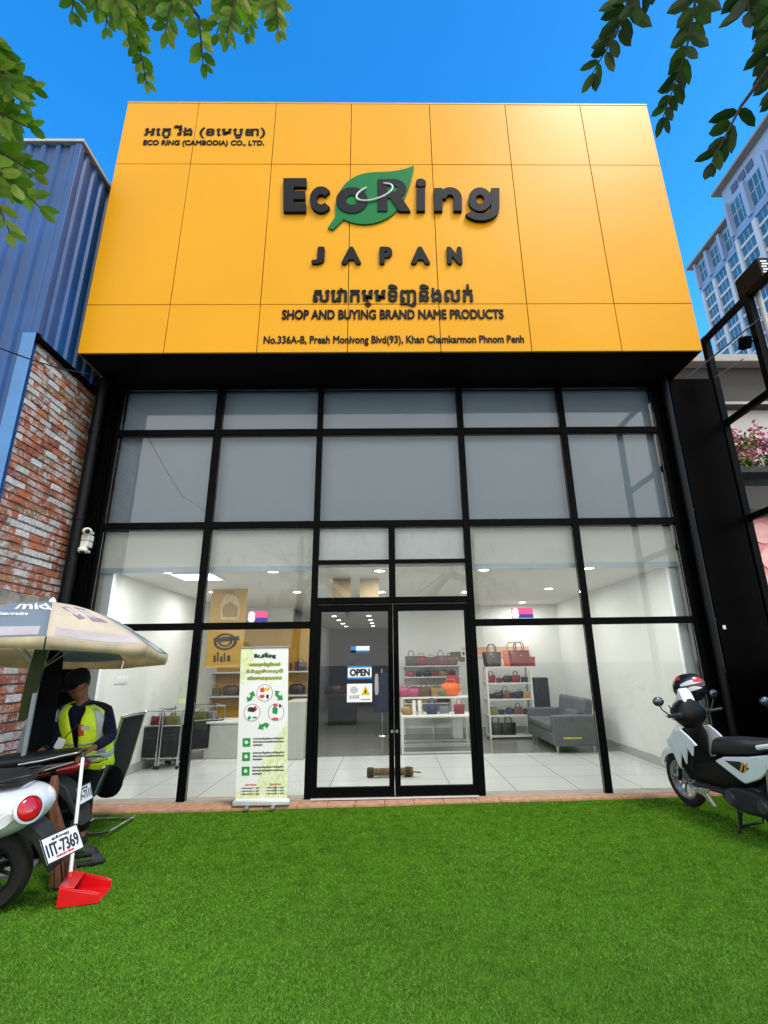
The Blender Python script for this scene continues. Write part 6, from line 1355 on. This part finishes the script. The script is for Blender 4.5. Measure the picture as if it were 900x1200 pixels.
# hanging suspended sign boards inside above the doors
for u0, u1, lb in ((389.5, 411, 'first tan board hanging inside behind the door transom'), (421.5, 444, 'second tan board hanging inside behind the door transom')):
    a, b = P(u0, 700, Y=8.2), P(u1, 678, Y=8.2); t = empty('hanging_board', ((a.x+b.x)/2, 8.2, a.z), label=lb, cat='board', group='tan boards hanging behind the transom')
    MB().box((a.x, 8.19, a.z), (b.x, 8.21, b.z)).build('board', mat('board_tan', 'a8946f', .6, var=.15, vs=7), t); m = MB()
    for x in (a.x+.03, b.x-.03): m.tube([(x, 8.2, b.z), (x, 8.2, 2.95)], .004, 5)
    m.build('cord', STEEL, t)
# aisle: black counter, garment stand
a, b = P(384, 850, Z=BZ), P(416, 850, Z=BZ)
t = empty('display_counter', ((a.x+b.x)/2, a.y+.3, BZ), label='black counter cabinet standing in the dim aisle behind the left door', cat='counter')
zt3 = P(400, 814, Y=a.y).z; MB().box((a.x, a.y, BZ), (b.x, a.y+.7, zt3-.06)).build('cabinet', PLB, t, bevel=.01); MB().box((a.x-.05, a.y-.05, zt3-.06), (b.x+.05, a.y+.75, zt3)).build('counter_top', mat('counter_dark', '3a2c26', .4), t, bevel=.008)
for i in range(4):
    p = P(386+8*i, 808, Y=a.y+.3); bag(('box', 'bowl')[i % 2], ('2a1d1c', '5a3a28', '1a1a1d', '5b1f2c')[i], (p.x, a.y+.3, zt3), ('near black bag', 'brown bag', 'black bag', 'burgundy bag')[i]+' on the black counter in the aisle', .9, 0, 'bags on the aisle counter')
q = P(448, 862, Z=BZ); gs = empty('garment_stand', (q.x, q.y, BZ), label='stand with a navy coat and a white scarf behind the left door stile', cat='garment stand')
m = MB(); m.tube([(q.x, q.y, BZ), (q.x, q.y, 1.5)], .015, 8); m.lathe([(.001, 0), (.16, 0), (.15, .02), (.001, .03)], 20, Matrix.Translation((q.x, q.y, BZ))); m.build('stand', CHROME, gs, smooth=40)
rr = []; 
for zz, hx, hy in ((.58, .19, .13), (.8, .18, .12), (1.1, .17, .11), (1.32, .19, .10), (1.42, .10, .07)): rr.append([(q.x+hx*math.cos(2*PI*j/24)*(1+.08*math.sin(j*2.3+zz*5)), q.y+hy*math.sin(2*PI*j/24)*(1+.08*math.sin(j*1.9)), zz) for j in range(24)])
m = MB(); m.rings(rr); m.build('coat', mat('coat_navy', '18233c', .8, var=.2, vs=9), gs, smooth=60)
m = MB(); m.rings([[(q.x-.12+w_*math.cos(2*PI*j/12), q.y-.12+.03*math.sin(2*PI*j/12), zz) for j in range(12)] for zz, w_ in ((.95, .03), (1.05, .05), (1.25, .045), (1.4, .03))]); m.build('scarf', mat('scarf_white', 'c9cbd2', .8, var=.2, vs=14), gs, smooth=60)
# yellow shelving wall with a poster of a bottle, counter
yw = 12.5
a, b = P(236, 850, Y=yw), P(366, 745, Y=yw)
ys = empty('display_shelving', ((a.x+b.x)/2, yw, BZ), label='yellow backed display shelving behind the white counter', cat='shelving')
MB().box((a.x, yw, BZ), (b.x, yw+.06, 2.6)).build('back_panel', mat('panel_yellow', 'b58a1e', .55, var=.15, vs=2), ys)
yl = [P(300, v, Y=yw-.3).z for v in (787, 815)]
for zz in yl: MB().box((a.x, yw-.35, zz-.03), (b.x, yw-.002, zz)).build('shelf', SHW, ys)
for x in (a.x, (a.x+b.x)/2, b.x): MB().box((x-.02, yw-.34, BZ), (x+.02, yw-.003, yl[0]-.031)).build('upright', SHW, ys)
def row2(x0, x1, n, zz, cols, where, kinds):
    row(x0, x1, yw-.18, zz, n, cols, where, kinds, (.8, 1.0), 'goods on the yellow shelving')
row2(a.x+.1, b.x-.1, 6, yl[1], ['6b6a3e', '5a3a28', '2a1d1c', '5a3a28', '8c1d24', '2a1d1c'], 'the lower yellow shelf', ('box', 'bowl'))
row2(a.x+1.0, b.x-.05, 4, yl[0], ['8c1d24', '5b1f2c', '8c1d24', '2a1d1c'], 'the upper yellow shelf', ('box',))
for i, (u0, u1, v0, c) in enumerate(((232, 240, 758, '22304a'), (240.5, 248, 766, '3d5a2c'))):
    p, p2 = P(u0, 786, Y=yw-.25), P(u1, v0, Y=yw-.25); o = MB().box((p.x, yw-.3, yl[0]), (p2.x, yw-.1, p2.z)).build('carton', mat('carton_'+c, c, .5, var=.1), bevel=.006); anchor(o, ('navy carton at the mullion end of the upper yellow shelf', 'green carton beside the navy one on the yellow shelf')[i], 'carton')
# the big yellow poster stand with a bottle picture
py_ = 9.2
a, b = P(252, 782, Y=py_), P(286, 680, Y=py_)
a.x = P(245, 730, Y=py_).x; b.x = P(287, 730, Y=py_).x; b.z = 2.93
ps = empty('poster', ((a.x+b.x)/2, py_, a.z), label='yellow hanging poster with a pale bottle and a dark ring emblem inside the glass', cat='poster')
MB().box((a.x, py_, a.z), (b.x, py_+.02, b.z)).build('sheet', mat('poster_yellow', 'b58c2a', .5, var=.12, vs=2), ps)
fp = lambda u, v, w_: (lambda p: (p.x, py_-w_, p.z))(P(u, v, Y=py_))
m = MB(); m.prism([(259, 726), (280, 726), (281, 708), (277, 699), (273, 697), (273, 692), (266, 692), (266, 697), (262, 700), (258.5, 709)], fp, .0, .002); m.build('bottle_print', mat('print_bottle', 'c4ae78', .5, var=.15, vs=9), ps)
m = MB(); m.prism([(261, 723), (278.5, 723), (278.5, 711), (270, 705), (261, 711)], fp, .0022, .004); m.build('label_print', mat('print_label', '93742a', .5, var=.4, vs=18), ps)
m = MB(); m.prism([(264, 696.5), (275, 696.5), (274.5, 692), (264.5, 692)], fp, .0022, .004); m.build('cap_print', mat('print_cap', 'b0704a', .5), ps)
c = P(264, 752, Y=py_); m = MB()
for r0, r1 in ((.20, .15), (.12, .08)): 
    pr = [[(c.x+r_*math.cos(2*PI*j/28), py_-d, c.z+r_*.72*math.sin(2*PI*j/28)) for j in range(28)] for r_, d in ((r0, .0005), (r0, .003), (r1, .003), (r1, .0005))]; m.rings(pr+[pr[0]], False)
m.prism([(250, 748), (280, 745), (281, 750), (251, 753)], fp, .0032, .005); m.build('emblem_print', mat('print_ink', '2c2a24', .5, var=.3, vs=12), ps)
m = MB()
for u0, v0, u1, v1 in ((250, 768, 253, 776), (254, 764, 256.5, 775), (258, 769, 261, 776), (262, 765, 264, 775), (266, 768, 270, 775)): m.prism(rect(u0, v0, u1, v1), fp, .0, .002)
m.build('stroke_print', mat('print_ink', '2c2a24', .5), ps)
# white counter with a taller end
a, b = P(241, 889, Z=BZ), P(354, 887, Z=BZ); yc = 9.95
CTR = mat('counter_white', 'b3b4ab', .4, var=.06, vs=3)
ct = empty('reception_counter', ((a.x+b.x)/2, yc+.3, BZ), label='pale reception counter behind the roll up banner', cat='counter')
zt4 = P(270, 845, Y=yc).z
MB().box((P(238, 887, Y=yc).x, yc, BZ), (P(334, 887, Y=yc).x, yc+.6, zt4-.04)).build('counter_front', CTR, ct, bevel=.008)
MB().box((P(237, 887, Y=yc).x, yc-.04, zt4-.039), (P(335, 887, Y=yc).x, yc+.64, zt4)).build('counter_top', SHW, ct, bevel=.006)
MB().box((P(335.5, 887, Y=yc).x, yc-.25, BZ), (P(358, 887, Y=yc).x, yc+.5, P(340, 822, Y=yc-.25).z)).build('end_cabinet', CTR, ct, bevel=.01)
# display trolleys with black fabric sides
def trolley(c, w_, d_, h, rz, label):
    t = empty('display_trolley', (c[0], c[1], BZ), rz, label=label, cat='trolley', group='display trolleys by the window')
    fab = mat('trolley_fabric', '131518', .8, var=.3, vs=6, bump=.3, bs=9); hw, hd = w_/2, d_/2
    for sx_ in (-1, 1):
        for sy_ in (-1, 1):
            m = MB(); m.tube([(sx_*hw, sy_*hd, .05), (sx_*hw, sy_*hd, h)], .013, 8); m.build('leg', CHROME, t, True, smooth=60)
            m = MB(); m.lathe([(.001, -.012), (.028, -.012), (.028, .012), (.001, .012)], 12, Matrix.Translation((sx_*hw, sy_*hd, .028)) @ Matrix.Rotation(PI/2, 4, 'X')); m.build('caster', RUB, t, True, smooth=40)
    m = MB()
    for zz in (.16, h*.74, h):
        m.tube([(-hw, -hd, zz), (hw, -hd, zz)], .011, 6); m.tube([(-hw, hd, zz), (hw, hd, zz)], .011, 6); m.tube([(-hw, -hd, zz), (-hw, hd, zz)], .011, 6); m.tube([(hw, -hd, zz), (hw, hd, zz)], .011, 6)
    m.build('rail', CHROME, t, True, smooth=60)
    m = MB(); m.box((-hw+.02, -hd-.004, .18), (hw-.02, -hd+.008, h*.72)); m.box((-hw+.02, hd-.008, .18), (hw-.02, hd+.004, h*.72)); m.box((-hw-.004, -hd+.02, .18), (-hw+.008, hd-.02, h*.72)); m.box((hw-.008, -hd+.02, .18), (hw+.004, hd-.02, h*.72)); m.build('fabric_side', fab, t, True, bevel=.003)
    m = MB(); m.box((-hw+.02, -hd+.02, h*.70), (hw-.02, hd-.02, h*.715)); m.build('tray', PLM, t, True)
    return t, h
L0 = P(153, 903, Z=BZ); L1 = P(211, 899, Z=BZ)
h_ = P(160, 834, Y=L0.y).z-BZ
wS = (L1.x-L0.x)/2
for i in range(2):
    t, hh = trolley((L0.x+.0+wS*(i+.5)+.03, L0.y+.28, 0), wS-.05, .5, h_, R(2), ('steel trolley with black fabric sides nearest the white wall', 'steel trolley with black fabric sides behind the mullion')[i])
t3 = P(240, 884, Z=BZ); t, hh = trolley((t3.x-.05, t3.y-.35, 0), .75, .55, h_, R(32), 'turned steel trolley with black fabric sides in front of the counter')
rs = random.Random(6)
for i, (u, c, lb) in enumerate(((176, '5b1f2c', 'burgundy pouch in the trolley nearest the wall'), (190, '8c1d24', 'dark red pouch in the trolley behind the mullion'), (203, '6b6a3e', 'olive pouch in the trolley behind the mullion'), (236, '6b6a3e', 'olive bag on the turned trolley'), (247, '7d7f86', 'grey bag on the turned trolley'))):
    Y_ = L0.y+.28 if i < 3 else t3.y-.35
    bag('box', c, (P(u, 840, Y=Y_).x, Y_, BZ+h_*.715), lb, .75, rs.uniform(-.6, .6), 'pouches in the trolleys')
# acrylic sign stand on the trolley, switch plate
a, b = P(208, 826, Y=9.4), P(222, 788, Y=9.4)
t = empty('sign_stand', ((a.x+b.x)/2, 9.4, BZ), label='clear framed sheet on a stand behind the trolleys', cat='sign'); MB().box((a.x, 9.39, a.z-.3), (b.x+.1, 9.40, b.z)).build('sheet', mat('sheet_pale', 'c6c9bd', .4, var=.1, vs=4), t)
MB().box((a.x+.01, 9.384, a.z+.02), (b.x+.08, 9.389, a.z+.10)).build('printed_strip', mat('print_leaf_green', 'cfdc8a', .5), t)
m = MB(); m.tube([((a.x+b.x)/2, 9.42, BZ), ((a.x+b.x)/2, 9.42, a.z)], .015, 8); m.lathe([(.001, 0), (.15, 0), (.15, .015), (.001, .02)], 20, Matrix.Translation(((a.x+b.x)/2, 9.42, BZ))); m.build('stand', CHROME, t, smooth=50)
q = P(141, 797, X=-3.949)
t = empty('switch_plate', (-3.95, q.y, q.z), label='white socket and switch plate on the bare white wall', cat='switch')
MB().box((-3.952, q.y-.16, q.z-.05), (-3.935, q.y+.22, q.z+.05)).build('plate', WHITE, t, bevel=.004)
for k in range(3): MB().box((-3.938, q.y-.12+.11*k, q.z-.03), (-3.929, q.y-.05+.11*k, q.z+.03)).build('switch', SHW, t, bevel=.002)
# recessed panel light over the trolleys
a = P(232, 676, Z=2.94); t = empty('panel_light', (a.x, a.y, 2.95), label='square ceiling panel light behind the mullion above the trolleys', cat='ceiling light')
MB().box((a.x-.30, a.y-.30, 2.935), (a.x+.30, a.y+.30, 2.949)).build('diffuser', mat('panel_glow', 'f6f8ff', .5, var=0, emit=2.2), t)
m = MB()
for x in (-.31, .31): m.box((a.x+x-.012, a.y-.322, 2.93), (a.x+x+.012, a.y+.322, 2.9495))
for y in (-.31, .31): m.box((a.x-.298, a.y+y-.012, 2.9305), (a.x+.298, a.y+y+.012, 2.9492))
m.build('frame', WHITE, t)
